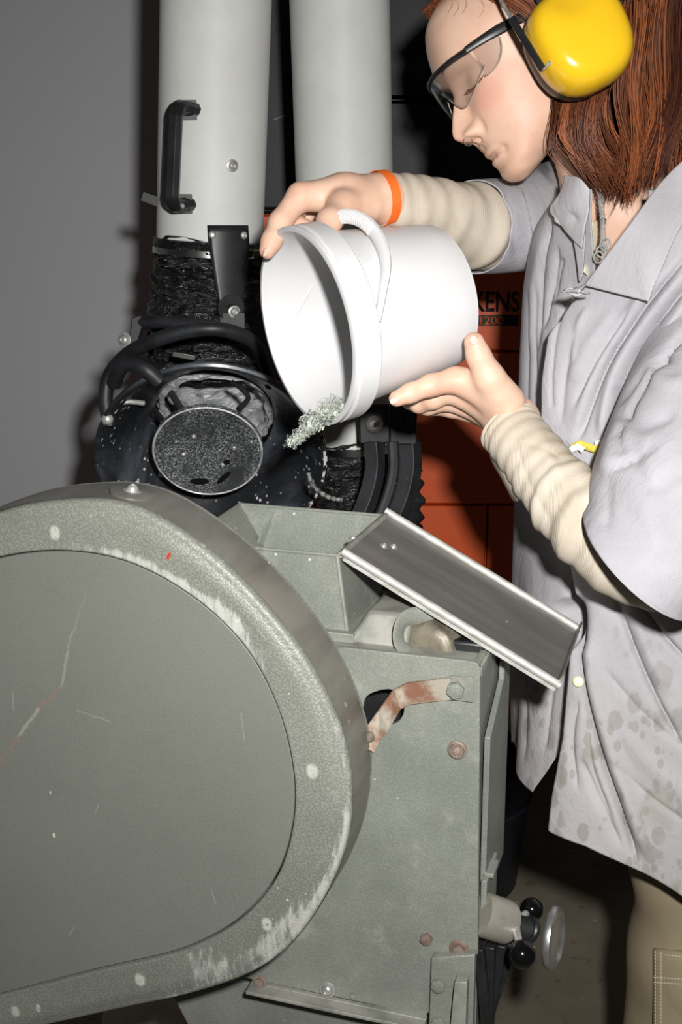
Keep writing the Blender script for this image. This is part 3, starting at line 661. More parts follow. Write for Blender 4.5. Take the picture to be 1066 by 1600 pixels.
# spokes
for p0, p1 in (((300, 665), (266, 612)), ((268, 672), (240, 640))):
    g = G(); a = ondisc(p0[0], p0[1], dc, hn, -.004); b = ondisc(p1[0], p1[1], dc, hn, -.04); g_tube(g, [a, b], .0052, 8, flat=.5, flatdir=hn.cross(b - a).normalized()); g.build('spoke', M['blackmetal'], hdg)
p_ = cat([tuple(ondisc(x, y, dc, hn, o_)) for x, y, o_ in ((372, 640, -.01), (388, 622, -.03), (376, 606, -.045), (362, 597, -.055))], 6); g_tube(G(), p_, .0035, 8).build('spoke', M['blackmetal'], hdg)
# handle tubes of the hood
def tb(name, pts, r, par, mat='blackrubber', n=14): return g_tube(G(), cat([tuple(W(*q)) for q in pts], 7), r, n).build(name, M[mat], par)
tb('ring_handle', [(172, 665, 1.66), (165, 625, 1.655), (172, 585, 1.65), (200, 553, 1.63), (235, 535, 1.60), (285, 519, 1.585), (335, 514, 1.58), (375, 523, 1.60), (402, 541, 1.63), (416, 575, 1.67), (424, 600, 1.70)], .0092, a1)
tb('grab_bar', [(178, 600, 1.645), (188, 576, 1.625), (205, 567, 1.61), (228, 577, 1.60), (250, 597, 1.605)], .0098, a1)
tb('cross_bar', [(216, 505, 1.66), (250, 503, 1.645), (300, 508, 1.63), (345, 516, 1.63)], .0085, a1)
g = G(); pts = [W(*q) for q in ((206, 497, 1.65), (220, 493, 1.65), (226, 498, 1.65), (214, 536, 1.65), (206, 546, 1.65), (198, 540, 1.65), (203, 525, 1.65))]; g_prism(g, pts, (.0, .012, 0)); ear = g.build('pivot_ear', M['blackmetal'], a1, bevel=.001)
hexbolt(ear, W(195, 531, 1.645), (-.5, -1, .2), .0068, M['zinc'], washer=True, dome=True)
tb('stay_rod', [(170, 632, 1.665), (200, 628, 1.67), (225, 630, 1.68)], .0035, a1, 'zinc')
g = G(); g_sphere(g, W(168, 655, 1.655), .0085, 12, 8); g.build('handle_cap', M['zinc'], a1)
# shaft pieces on right rim of hood: wire seal hanging
g_tube(G(), cat([tuple(W(*q)) for q in ((482, 738, 1.60), (488, 757, 1.60), (503, 771, 1.60), (520, 779, 1.605), (534, 781, 1.61))], 6), [.0026 + .0009 * math.sin(k * 2.1) for k in range(25)], 8).build('torn_seal_strip', simple('dusty_seal', '8C9088', '4A4C48', 160, .4), a1)
g_tube(G(), [hcn + hx1 * (R_ * math.cos(a)) + hy1 * (R_ * math.sin(a)) + hn * .001 for a in np.linspace(-.75, .35, 30)] if hy1.z > 0 else [hcn + hx1 * (R_ * math.cos(a)) - hy1 * (R_ * math.sin(a)) + hn * .001 for a in np.linspace(-.75, .35, 30)], .0019, 8).build('chipped_rim', simple('chipped_rim_dust', '1C1E21', 'D2D3D1', 120, .5, lo=.48, hi=.56), hdg)
# ---------------- arm 2
Y2 = 1.90
a2 = thing('extraction_arm', 'white extraction arm behind the bucket, its hose and swivel bracket showing below', 'extraction arm', (0, 0, 0))
A2 = atY(524, -260, Y2); B2 = atY(549, 690, Y2); ax2 = (B2 - A2).normalized(); r2 = .0700
g_lathe(G(), A2, ax2, [(r2, 0), (r2, (B2 - A2).length), (r2 - .003, (B2 - A2).length), (r2 - .003, 0)], 96, False).build('duct', M['white'], a2)
def W2(px, py, dy=0): return atY(px, py, Y2 + dy)
pth = cat([tuple(W2(549, 678)), tuple(W2(556, 730)), tuple(W2(570, 790)), tuple(W2(592, 850)), tuple(W2(625, 900, .02))], 14)
crumple(G(), pth, [.0715] * len(pth), 96, .0065, 3, 5).build('flexible_hose', M['hose'], a2, smooth=60)
q = W2(552, 693); g_lathe(G(), q - ax2 * .006, ax2, [(.0725, 0), (.0745, .0008), (.0745, .011), (.0725, .012)], 96, False).build('hose_clamp', M['chrome'], a2)
# bracket head and curved arm
bk = g_box(G(), W(585, 662, 1.765), (.042, .02, .052), Matrix.Rotation(-.03, 3, 'Y')).build('swivel_block', M['blackmetal'], a2, bevel=.002)
hexbolt(bk, W(585, 662, 1.752), (0, -1, .1), .0125, M['zinc'], washer=False, dome=True)
b2 = g_box(G(), W(630, 660, 1.79), (.038, .02, .060)).build('swivel_block', M['blackmetal'], a2, bevel=.002)
hexbolt(b2, W(637, 656, 1.776), (0, -1, .1), .0075, M['blackmetal'], washer=False, dome=True)
for k, (ofx, r_, dd) in enumerate(((0, 17, 1.765), (30, 10, 1.775), (56, 19, 1.80))):
    pts = [(584 + ofx, 690, dd), (586 + ofx, 730, dd), (578 + ofx, 770, dd), (560 + ofx, 815, dd), (535 + ofx, 860, dd)]
    g_tube(G(), cat([tuple(W(*q)) for q in pts], 7), r_ / (FPX / dd), 4 if k != 1 else 10, flat=.8, flatdir=(1, .3, 0)).build('curved_arm', M['blackrubber'], a2, smooth=30, bevel=.001)
pth = cat([tuple(W(628, 735, 1.86)), tuple(W(632, 790, 1.86)), tuple(W(622, 850, 1.86)), tuple(W(600, 910, 1.86))], 12)
g = G(); L_ = []; m = len(pth)
prof_r = []; g_tube(g, pth, [.027 + .0045 * math.sin(k * 1.35) for k in range(m)], 24); g.build('cable_sleeve', M['blackrubber'], a2)

# ================================================================ bucket
BD = 1.31; A0 = math.radians(17.0); img = Vector((-math.cos(A0), 0, 0)) ; tw = .42
axb = (camR * (-math.cos(A0)) - camU * math.sin(A0)) * math.sqrt(1 - tw * tw) + camF * tw     # base -> mouth
axb.normalize(); mouth = W(476, 512, BD); Hb = .166; base = mouth - axb * Hb
Rm = 152 / (FPX / BD); Rb_ = Rm * .775
bu = thing('plastic_bucket', 'white plastic bucket held tilted in both hands, mouth to the left', 'bucket', tuple(base))
n = NT('white_polypropylene')
col = n.mix(n.ramp(n.noise(9, 4), .4, .7), hx('D9D9D9'), hx('D3D3D4'))
col = n.mix(n.math('MULTIPLY', n.ramp(n.voro(55), .1, .05), n.ramp(n.noise(17, 2), .56, .62)), col, hx('C9BFC4'))
n.bump(n.noise(160, 2), .04, .0004)
inv = wm(bu).inverted()
def onb(px, py, r_):   # point on the bucket wall facing the camera
    return onduct(px, py, base, axb, r_)[0]
for a, b, r_ in (((497, 400), (507, 411), Rm + .004), ((440, 377), (455, 379), Rm + .004), ((536, 500), (537, 504), Rm + .002)):
    col = n.mix(n.math('MULTIPLY', n.seg(inv @ onb(*a, r_), inv @ onb(*b, r_), .0028), n.ramp(n.noise(220, 3), .3, .5)), col, hx('D8408A'))
M['bucket'] = n.fin(col, .38, 0, .45)
M['bucket'].node_tree.nodes['Principled BSDF'].inputs['Subsurface Weight'].default_value = .15
M['bucket'].node_tree.nodes['Principled BSDF'].inputs['Subsurface Radius'].default_value = (.01, .01, .01)
def rr_(h): return Rb_ + (Rm - .004 - Rb_) * (h / Hb)
sh = G(); pr = [(0.0001, 0), (Rb_ - .006, 0), (Rb_ - .001, .003), (Rb_, .008)] + [(rr_(h), h) for h in np.linspace(.015, Hb - .032, 14)]
pr += [(Rm + .0015, Hb - .0315), (Rm + .003, Hb - .030), (Rm + .0035, Hb - .010), (Rm + .0005, Hb - .009), (Rm + .0005, Hb - .006), (Rm + .0035, Hb - .005), (Rm + .0035, Hb - .001), (Rm + .001, Hb), (Rm - .002, Hb), (Rm - .0035, Hb - .003)]
pr += [(rr_(h) - .002, h) for h in np.linspace(Hb - .008, .006, 14)] + [(Rb_ - .006, .003), (.0001, .003)]
g_lathe(sh, base, axb, pr, 144, False).build('bucket_shell', M['bucket'], bu, world=True, smooth=40)
# ear and bail
bxv = camU - axb * camU.dot(axb); bxv.normalize(); byv = axb.cross(bxv)    # bxv: 'up' across the mouth
if byv.dot(camF) < 0: byv = -byv
ear_p = onb(583, 503, rr_(Hb - .055)); en = (ear_p - base); en = (en - axb * en.dot(axb)).normalized()
he = (ear_p - base).dot(axb)
far = base + axb * he - en * (rr_(he) + .001)
nearp = base + axb * he + en * (rr_(he) + .002)
for q, d_ in ((nearp, en), (far, -en)):
    g_lathe(G(), q - d_ * .002, d_, [(.012, 0), (.012, .003), (.006, .0035), (.005, .006), (.0, .0065)], 24).build('bail_ear', M['bucket'], bu, world=True)
# bail as a half hoop from near ear over the top to the far ear, seen at (583,503)-(605,410)-(575,345)-(520,350)
ro = rr_(Hb - .055) + .005
bp = [nearp + en * .003, onb(597, 462, ro), onb(603, 415, ro), onb(594, 378, ro + .001), W(576, 352, 1.278), W(552, 339, 1.288), W(528, 341, 1.305), W(512, 360, 1.34), W(508, 400, 1.39), far - en * .003]
bl_ = cat([tuple(q) for q in bp], 8)
bail = g_tube(G(), bl_, [.0036 + .0018 * math.exp(-((k - 24) / 14) ** 2) for k in range(len(bl_))], 10, flat=1.5, flatdir=tuple(axb)).build('bail_handle', M['bucket'], bu, world=True)
g = G()
seg_ = bl_[29:50]
for k in range(0, len(seg_) - 1, 1):
    p = Vector(seg_[k]); d_ = (Vector(seg_[min(k + 1, len(seg_) - 1)]) - p)
    if d_.length < 1e-6: continue
    x_, y_, z__ = basis(d_); g_lathe(g, p, d_, [(.0058, 0), (.0076, .0006), (.0076, d_.length * .55), (.0058, d_.length * .7), (.0058, d_.length)], 14)
g.build('ribbed_grip', M['bucket'], bail, world=True)
# embossed recycling square inside near the lip and stray drops
# ---- shredded clear flakes pouring out: nobody could count them
n = NT('clear_plastic_shreds'); M['flake'] = n.fin(hx('DDE3D8'), .08, 0, .9, Transmission_Weight=.35, IOR=1.45)
g = G(); rnd = random.Random(3)
lip = W(528, 652, 1.295)
for i in range(1500):
    t = rnd.random()
    if t < .45:   # heap on the lip, inside wall
        s = rnd.random(); c0 = Vector(W(530 - 52 * s + rnd.gauss(0, 5), 632 + 33 * s * 1.0 + rnd.gauss(0, 7) * (1.1 - .3 * s), 1.305 + rnd.gauss(0, .010)))
    else:
        s = rnd.random() ** .8; c0 = Vector(W(500 - 45 * s + rnd.gauss(0, 4), 655 + 36 * s + rnd.gauss(0, 6) * (1 - .35 * s), 1.285 + rnd.gauss(0, .010)))
    d_ = Vector((-.7 + rnd.gauss(0, .45), rnd.gauss(0, .5), -.6 + rnd.gauss(0, .45))).normalized(); L0 = rnd.uniform(.003, .012); x_, y_, _z = basis(d_); ww = rnd.uniform(.0005, .0018); bend = Vector((rnd.gauss(0, .0012), rnd.gauss(0, .0012), rnd.gauss(0, .0012)))
    a, m_, b = c0 - d_ * L0 / 2, c0 + bend, c0 + d_ * L0 / 2; th_ = y_ * .0003
    g.add([a - x_ * ww, a + x_ * ww, m_ + x_ * ww, m_ - x_ * ww, b + x_ * ww * .5, b - x_ * ww * .5, a - th_ * 2, m_ - th_ * 2], [(0, 1, 2, 3), (3, 2, 4, 5), (0, 6, 7, 3), (1, 6, 7, 2)])
g.keepn = True
fk = g.build('plastic_shreds', M['flake'], None, smooth=0); tag(fk, 'clear greenish plastic shreds spilling from the mouth of the white bucket', 'plastic shreds', kind='stuff')
# ================================================================ person
def rcone(P_, a, b, r1_, r2_):
    a = np.array(a); b = np.array(b); d = b - a; L2 = d @ d + 1e-12; q = P_ - a; t = np.clip(q @ d / L2, 0, 1)
    return np.sqrt(((q - t[:, None] * d) ** 2).sum(1)) - (r1_ + (r2_ - r1_) * t)
def smin(a, b, k): h = np.clip(.5 + .5 * (b - a) / k, 0, 1); return b * (1 - h) + a * h - k * h * (1 - h)
def surfnet(cones, h, k):
    """cones: (a, b, ra, rb) with smooth union k -> verts, faces"""
    A = np.array([c[0] for c in cones] + [c[1] for c in cones], float); rm = max(max(c[2], c[3]) for c in cones) + 3 * h
    lo_ = A.min(0) - rm; hi_ = A.max(0) + rm; nn = np.ceil((hi_ - lo_) / h).astype(int) + 1
    X, Y, Z = np.meshgrid(*[lo_[i] + h * np.arange(nn[i]) for i in range(3)], indexing='ij'); P_ = np.stack([X.ravel(), Y.ravel(), Z.ravel()], 1)
    F = np.full(len(P_), 1.0)
    for a, b, ra, rb in cones:
        a_ = np.minimum(a, b) - max(ra, rb) - 3 * k; b_ = np.maximum(a, b) + max(ra, rb) + 3 * k
        i0 = np.maximum(((a_ - lo_) / h).astype(int), 0); i1 = np.minimum(((b_ - lo_) / h).astype(int) + 2, nn)
        sl = tuple(slice(i0[q], i1[q]) for q in range(3)); idx = np.arange(len(P_)).reshape(nn)[sl].ravel()
        F[idx] = smin(F[idx], rcone(P_[idx], a, b, ra, rb), k)
    F = F.reshape(nn); nx, ny, nz = nn - 1
    s = np.zeros((nx, ny, nz, 3)); c = np.zeros((nx, ny, nz))
    cor = {}
    for i in (0, 1):
        for j in (0, 1):
            for l in (0, 1): cor[i, j, l] = F[i:i + nx, j:j + ny, l:l + nz]
    for ax_ in range(3):
        for u_ in (0, 1):
            for v_ in (0, 1):
                o1 = [u_, v_]; o1.insert(ax_, 0); o2 = [u_, v_]; o2.insert(ax_, 1)
                f0, f1 = cor[tuple(o1)], cor[tuple(o2)]; m = (f0 < 0) != (f1 < 0); t = np.where(m, f0 / np.where(m, f0 - f1, 1), 0)
                for q in range(3): s[..., q] += np.where(m, (t if q == ax_ else o1[q]), 0)
                c += m
    act = c > 0; idm = -np.ones((nx, ny, nz), int); idm[act] = np.arange(act.sum()); I = np.argwhere(act)
    V = lo_ + h * (I + s[act] / c[act][:, None]); fs = []
    for ax_ in range(3):
        o = [1, 1, 1]; o[ax_] = 0; sl0 = [slice(1, nx), slice(1, ny), slice(1, nz)]; sl0[ax_] = slice(0, (nx, ny, nz)[ax_])
        f0 = F[tuple(sl0)]; sl1 = [slice(s_.start, s_.stop) for s_ in sl0]; sl1[ax_] = slice(1, (nx, ny, nz)[ax_] + 1); f1 = F[tuple(sl1)]
        m = (f0 < 0) != (f1 < 0); J = np.argwhere(m); J = J + np.array(o); fl2 = (f0 < 0)[m]
        b1, b2 = [q for q in range(3) if q != ax_]; e1 = np.zeros(3, int); e1[b1] = 1; e2 = np.zeros(3, int); e2[b2] = 1
        q = np.stack([idm[tuple((J - e1 - e2).T)], idm[tuple((J - e2).T)], idm[tuple(J.T)], idm[tuple((J - e1).T)]], 1)
        if ax_ == 1: fl2 = ~fl2
        q[~fl2] = q[~fl2][:, ::-1]; fs.append(q)
    return V, np.concatenate(fs)
def chain(*pts):
    out = []
    for p, q in zip(pts[:-1], pts[1:]): out.append((np.array(W(*p[:3])), np.array(W(*q[:3])), p[3], q[3]))
    return out
# ---- head frame
tau = math.radians(27); psi = math.radians(6)
f0 = camR * (-math.cos(tau)) - camU * math.sin(tau); u0 = camR * (-math.sin(tau)) + camU * math.cos(tau); l0 = camF.copy()
fH = f0 * math.cos(psi) + l0 * math.sin(psi); lH = l0 * math.cos(psi) - f0 * math.sin(psi); uH = u0
CH = W(806, 286, 1.40)
def HL(x, y, z): return CH + fH * (x - .070) + lH * y + uH * z
def ip(z, T_): return float(np.interp(z, [t[0] for t in T_], [t[1] for t in T_]))
def spl(T_):
    z = [t[0] for t in T_]; C = cat(T_, 12); C = np.array(C); return lambda q: float(np.interp(q, C[:, 0], C[:, 1]))
XF = spl([(0, .062), (.004, .070), (.010, .0755), (.016, .0775), (.022, .0765), (.028, .0765), (.036, .0785), (.046, .083), (.056, .0868), (.066, .087), (.08, .085), (.095, .0825), (.108, .0815), (.118, .083), (.128, .0885), (.138, .0925), (.15, .0935), (.165, .0915), (.18, .0875), (.195, .080), (.208, .065), (.218, .042), (.224, .018), (.226, .0)])
XB = spl([(0, .055), (.006, .04), (.014, .022), (.026, .002), (.04, -.022), (.06, -.06), (.08, -.085), (.11, -.102), (.15, -.108), (.18, -.097), (.2, -.076), (.213, -.05), (.223, -.02), (.226, -.002)])
WD = spl([(0, .006), (.005, .02), (.012, .029), (.02, .038), (.035, .049), (.05, .056), (.07, .062), (.1, .0675), (.12, .071), (.15, .0755), (.175, .070), (.2, .054), (.213, .037), (.223, .016), (.226, .003)])
gs = lambda v, s_: math.exp(-(v / s_) ** 2)
def face_disp(y, z):
    ay = abs(y); d = 0
    # nose
    if z < .130:
        ridge = np.interp(z, [.054, .058, .061, .064, .0675, .071, .075, .080, .092, .104, .116, .128], [0, .0015, .006, .012, .0185, .0222, .0237, .0232, .0190, .0125, .0058, 0])
        wd = np.interp(z, [.058, .066, .076, .087, .102, .122], [.0090, .0108, .0095, .0075, .0066, .0095]); d += ridge * math.exp(-(ay / wd) ** 2.3)
    d += .0115 * gs(ay - .0138, .0058) * gs(z - .0690, .0062)
    d -= .0035 * gs(ay - .0225, .0035) * gs(z - .068, .008)                   # crease beside the wing
    d -= .009 * gs(ay - .0075, .0034) * gs(z - .0595, .0026)                  # nostril
    # lips
    d += .0045 * gs(z - .0415, .0036) * gs(y, .019) + .0060 * gs(z - .0300, .0046) * gs(y, .0175)
    d -= .0060 * gs(z - .0362, .0016) * gs(y, .023); d -= .0030 * gs(ay - .0245, .005) * gs(z - .036, .006)
    d -= .0012 * gs(y, .003) * gs(z - .051, .004)
    # eyes
    d -= .0120 * gs(ay - .029, .0145) * gs(z - .118, .0115); d += .0085 * gs(ay - .031, .0115) * gs(z - .1165, .0085)
    d -= .0022 * gs(z - .1245, .0020) * gs(ay - .031, .013); d -= .0016 * gs(z - .1105, .0014) * gs(ay - .031, .012)
    d += .0035 * gs(ay - .026, .016) * gs(z - .1345, .006)
    d += .0035 * gs(ay - .040, .017) * gs(z - .090, .017); d -= .0020 * gs(ay - .035, .014) * gs(z - .055, .014)
    return d
zs_ = np.concatenate([np.linspace(0, .012, 12)[:-1], np.linspace(.012, .13, 160)[:-1], np.linspace(.13, .2, 40)[:-1], .2 + .026 * np.sin(np.linspace(0, math.pi / 2, 18))])
thn = np.concatenate([np.linspace(-1.75, 1.75, 230)[:-1], np.linspace(1.75, 2 * math.pi - 1.75, 60)[:-1]])
HLp = []
for z in zs_:
    xf, xb, wd = XF(z), XB(z), WD(z); cx = xb + (xf - xb) * (.42 if z > .05 else .42 + (.05 - z) * 4); ring = []
    for t in thn:
        c_, s_ = math.cos(t), math.sin(t); ex = 2 / 2.35
        x = cx + ((xf - cx) if c_ > 0 else (cx - xb)) * math.copysign(abs(c_) ** ex, c_); y = wd * math.copysign(abs(s_) ** ex, s_)
        if c_ > 0: x += face_disp(y, z) * min(1, c_ * 3)
        ring.append(tuple(HL(x, y, z)))
    HLp.append(ring)
body = G(); loops(body, HLp, True, True)
# ---- hands as smooth unions, each with five fingers
wr = (598, 311, 1.372, .0235)
handR = chain((660, 322, 1.40, .023), wr) + chain(wr, (540, 304, 1.352, .0215), (474, 308, 1.338, .0145)) + chain(wr, (535, 300, 1.375, .019), (480, 304, 1.368, .0135)) + chain(wr, (540, 304, 1.395, .016), (492, 308, 1.392, .0125)) + chain(wr, (545, 312, 1.41, .014), (505, 316, 1.412, .0115))
handR += chain((468, 307, 1.336, .0135), (438, 348, 1.325, .0112), (425, 376, 1.317, .0098), (418, 392, 1.313, .0086))
handR += chain((478, 308, 1.365, .013), (452, 343, 1.368, .0108), (468, 357, 1.356, .0100), (486, 359, 1.347, .0090))
handR += chain((492, 312, 1.392, .012), (470, 345, 1.40, .010), (486, 366, 1.39, .009)) + chain((505, 318, 1.412, .011), (488, 345, 1.425, .009), (500, 362, 1.415, .008))
handR += chain((572, 318, 1.352, .020), (536, 322, 1.328, .0152), (515, 345, 1.303, .0120), (505, 362, 1.290, .0102))
wl = (802, 660, 1.345, .0265)
handL = chain((850, 735, 1.30, .024), wl) + chain(wl, (765, 612, 1.325, .0205), (712, 594, 1.322, .0135)) + chain(wl, (760, 628, 1.345, .020), (704, 610, 1.345, .0130)) + chain(wl, (758, 638, 1.368, .018), (702, 624, 1.368, .012)) + chain(wl, (760, 645, 1.39, .016), (705, 636, 1.39, .011))
handL += chain((712, 594, 1.322, .0132), (674, 602, 1.314, .0112), (642, 614, 1.309, .0098), (620, 623, 1.306, .0084))
handL += chain((704, 610, 1.345, .0128), (676, 623, 1.35, .0110), (655, 630, 1.362, .0102), (640, 628, 1.378, .0088))
handL += chain((702, 624, 1.368, .012), (668, 634, 1.378, .010), (650, 630, 1.395, .009)) + chain((705, 636, 1.39, .011), (672, 636, 1.405, .009), (655, 630, 1.42, .008))
handL += chain((788, 628, 1.322, .0215), (764, 590, 1.303, .0160), (748, 556, 1.294, .0122), (741, 535, 1.290, .0106)) + chain((765, 600, 1.312, .016), (725, 596, 1.322, .013))
for hnd, kk in ((handR, .0085), (handL, .0052)):
    v_, f_ = surfnet(hnd, .0015, kk); body.add(v_, f_)
# ---- neck, chest, arms and legs under the clothes
trunk = chain((915, 190, 1.46, .046), (968, 330, 1.47, .056), (1010, 430, 1.50, .085)) + chain((1010, 430, 1.50, .085), (1050, 620, 1.50, .10), (1070, 900, 1.52, .11), (1085, 1150, 1.56, .10))
trunk += chain((1000, 400, 1.50, .07), (900, 350, 1.58, .042), (790, 358, 1.52, .032), (738, 352, 1.475, .028), (695, 336, 1.437, .024), (640, 318, 1.39, .023)) + chain((1040, 420, 1.46, .07), (1130, 500, 1.36, .045), (1085, 700, 1.29, .040), (1030, 862, 1.25, .030), (900, 800, 1.272, .026), (830, 705, 1.32, .024))
trunk += chain((1110, 1150, 1.54, .075), (1100, 1480, 1.555, .06), (1092, 1900, 1.60, .05)) + chain((1098, 1150, 1.65, .075), (1100, 1480, 1.70, .06), (1100, 1820, 1.77, .045))
v_, f_ = surfnet(trunk, .008, .03); body.add(v_, f_)
n = NT('fair_skin')
hpos = lambda x, y, z: HL(x, y, z)
pw = Vector(W(1100, 1400, 1.5)); PW = Vector((pw.x, pw.y, 0))
col = n.mix(n.ramp(n.noise(28, 4, .6), .35, .7), hx('E0BBA3'), hx('D8AE96'))
inv = Matrix.Translation(PW).inverted()
def blob(c, pos, rad, colr, st):
    p = inv @ Vector(pos)
    V = n.n.new('ShaderNodeVectorMath'); V.operation = 'DISTANCE'; n.link(n.co, V.inputs[0]); V.inputs[1].default_value = p
    return n.mix(n.math('MULTIPLY', n.ramp(V.outputs['Value'], rad, rad * .15), st), c, hx(colr))
col = blob(col, HL(.08, .052, .088), .036, 'D98C7C', .5)
col = blob(col, HL(.118, .0, .070), .022, 'DC9C88', .4)
col = blob(col, HL(.10, .033, .108), .016, 'BE9080', .3)
for y in (0, .012, -.012, .02, -.02): col = blob(col, HL(.0835 - abs(y) * .22, y, .0345), .0086 - abs(y) * .14, 'B87C76', .75)
for q, r_ in ((W(505, 366, 1.28), .02), (W(418, 396, 1.30), .022), (W(700, 605, 1.31), .03), (W(740, 530, 1.285), .02), (W(620, 623, 1.30), .02), (W(468, 300, 1.33), .02)): col = blob(col, q, r_, 'D9957F', .35)
# fine shape and colour of small freckles
col = n.mix(n.math('MULTIPLY', n.ramp(n.voro(190), .18, .08), n.math('MULTIPLY', n.ramp(n.noise(50, 2), .52, .62), .35)), col, hx('A8705A'))
nb = n.noise(170, 4, .6); n.bump(nb, .18, .0006)
M['skin'] = n.fin(col, .5, 0, .4, Subsurface_Weight=.12, Subsurface_Radius=(.012, .005, .003), Subsurface_Scale=.4)
pe = thing('person', 'person in a stained grey work shirt and beige trousers, leaning in over the machine', 'person', tuple(PW))
WM['person'] = Matrix.Translation(PW)
tmp = body.build('body', None, pe, world=True, smooth=180)
import time; T0_ = time.time()
tmp.parent = None
md = tmp.modifiers.new('r', 'REMESH'); md.mode = 'VOXEL'; md.voxel_size = .0018; md.adaptivity = 0
m2 = tmp.modifiers.new('s', 'SMOOTH'); m2.factor = .5; m2.iterations = 2
bpy.context.view_layer.update(); dg = bpy.context.evaluated_depsgraph_get(); me = bpy.data.meshes.new_from_object(tmp.evaluated_get(dg)); me.name = 'body'
bpy.data.objects.remove(tmp)
bo = bpy.data.objects.new('body', me); COL.objects.link(bo); bo.parent = pe; me.materials.clear(); me.materials.append(M['skin']); me.shade_smooth()
print('remesh', time.time() - T0_, len(me.polygons))
M['nail'] = simple('fingernail', 'E9BFAE', None, rough=.28)
def nail(px, py, d, dirp, wpx, lpx, out=(0, -1, .1)):
    c = W(px, py, d); y_ = (W(px + dirp[0], py + dirp[1], d) - c).normalized(); z_ = Vector(out).normalized(); z_ = (z_ - y_ * z_.dot(y_)).normalized(); x_ = y_.cross(z_)
    s = d / FPX; rows = []
    for i in range(7):
        t = -1 + 2 * i / 6; hw_ = math.sqrt(max(.05, 1 - abs(t) ** 3)); rows.append([tuple(c + y_ * (t * lpx / 2 * s) + x_ * (u_ * hw_ * wpx / 2 * s) - z_ * (abs(u_) ** 2 * wpx * .16 * s)) for u_ in np.linspace(-1, 1, 7)])
    g_grid(G(), rows).build('fingernail', M['nail'], bo, world=True, solid=.0008)
nail(741, 531, 1.2795, (-.25, -1), 15, 15, (0, -1, .3))
nail(616, 627, 1.2985, (-1, .35), 11, 13, (-.35, -1, -.1))
nail(413, 394, 1.303, (-.2, 1), 10, 14, (-.75, -.7, .0))
# lashes, brow and the nose ring
M['lash'] = simple('auburn_brow', '6A4030', None, rough=.8)
def hpath(l): return [tuple(HL(*q)) for q in l]
g = G()
def fx(y, z): return XF(z) * 1.0 - (abs(y) / WD(z)) ** 2.35 * .0 
def surf(y, z, out=.0):
    xf, xb, wd = XF(z), XB(z), WD(z); cx = xb + (xf - xb) * .42; s_ = min(.999, (abs(y) / wd) ** (2.35 / 2)); c_ = math.sqrt(1 - s_ * s_)
    return HL(cx + (xf - cx) * c_ ** (2 / 2.35) + face_disp(y, z) + out, y, z)
for sgn in (1,):
    for k in range(34):
        t = k / 33; y = sgn * (.018 + .027 * t); z = .1105 - .0035 * math.sin(math.pi * t)
        p = surf(y, z, .0008); g_tube(g, [p, p + fH * .004 - uH * .0035, p + fH * .0065 - uH * .0035], [.00035, .0003, .0001], 4)
    for k in range(90):
        t = k / 89; y = sgn * (.014 + .033 * t + random.gauss(0, .0006)); z = .1375 + .004 * math.sin(math.pi * t * .8) + random.gauss(0, .0013)
        p = surf(y, z, .0006); g_tube(g, [p, p + lH * .004 + uH * .0008 + fH * .0003], [.00025, .0001], 4)
g.build('eyelashes_and_brow', M['lash'], bo, world=True, kind='stuff')
rc = HL(.0985, .006, .0625); g = G(); g_tube(g, [rc + uH * (.0048 * math.cos(a)) + fH * (.0048 * math.sin(a)) for a in np.linspace(.6, 5.7, 18)], .0007, 8); g.build('nose_ring', M['chrome'], pe, world=True, label='small silver nose ring')
# ---------------------------------------------------------------- cloth
def cloth(name, c1, c2, stains=0, bs=.35, bscale=900, stretch=None, rib=None):
    n = NT(name); col = n.mix(n.ramp(n.noise(7, 5, .6), .35, .68), hx(c1), hx(c2))
    th_ = n.noise(700, 2, .5, (1, 1, .25)); col = n.mix(n.math('MULTIPLY', n.ramp(th_, .45, .75), .16), col, hx('8F8E92'))
    if stains:
        zc = n.n.new('ShaderNodeSeparateXYZ'); n.link(n.co, zc.inputs[0])
        low = n.ramp(zc.outputs['Z'], 1.02, .80); mid = n.ramp(zc.outputs['Z'], 1.25, 1.0, .15, 1)
        s1 = n.math('MULTIPLY', n.ramp(n.math('ADD', n.voro(46, stretch=(1, 1, .6)), n.math('MULTIPLY', n.noise(70, 4, .7), .5)), .66, .56), n.ramp(n.noise(9, 2), .45, .51))
        s2 = n.math('MULTIPLY', n.ramp(n.math('ADD', n.voro(13, stretch=(1, 1, .6)), n.math('MULTIPLY', n.noise(40, 4, .7), .45)), .52, .40), n.ramp(n.noise(4.5, 2), .5, .56))
        big = n.ramp(n.noise(5, 3, .6), .55, .72)
        col = n.mix(n.math('MULTIPLY', n.math('MULTIPLY', s1, low), .6), col, hx('6F6A65'))
        s3 = n.math('MULTIPLY', n.ramp(n.voro(95, stretch=(1, 1, .6)), .42, .34), n.ramp(n.noise(14, 2), .52, .58)); col = n.mix(n.math('MULTIPLY', n.math('MULTIPLY', s3, low), .6), col, hx('77716C'))
        col = n.mix(n.math('MULTIPLY', n.math('MULTIPLY', s2, low), .45), col, hx('8B8478'))
        col = n.mix(n.math('MULTIPLY', n.math('MULTIPLY', big, low), .45), col, hx('CBC0AE'))
        col = n.mix(n.math('MULTIPLY', low, .25), col, hx('CFC8BE'))
    w1 = n.noise(15, 7, .66, (1, 1, .6), 1.2)
    b1 = n.bump(w1, .5, .006); n.bump(n.noise(bscale, 2), bs, .0006, b1)
    return n.fin(col, .85, 0, .2)
M['shirt'] = cloth('washed_grey_cotton', 'B1AFB3', 'A2A0A5', 1)
M['shirt2'] = cloth('washed_grey_cotton_collar', 'B8B6B9', 'ADABAF')
n = NT('cream_rib_knit'); wv = n.n.new('ShaderNodeTexWave'); wv.inputs['Scale'].default_value = 260; wv.inputs['Distortion'].default_value = 1.0; n.link(n.map(), wv.inputs['Vector'])
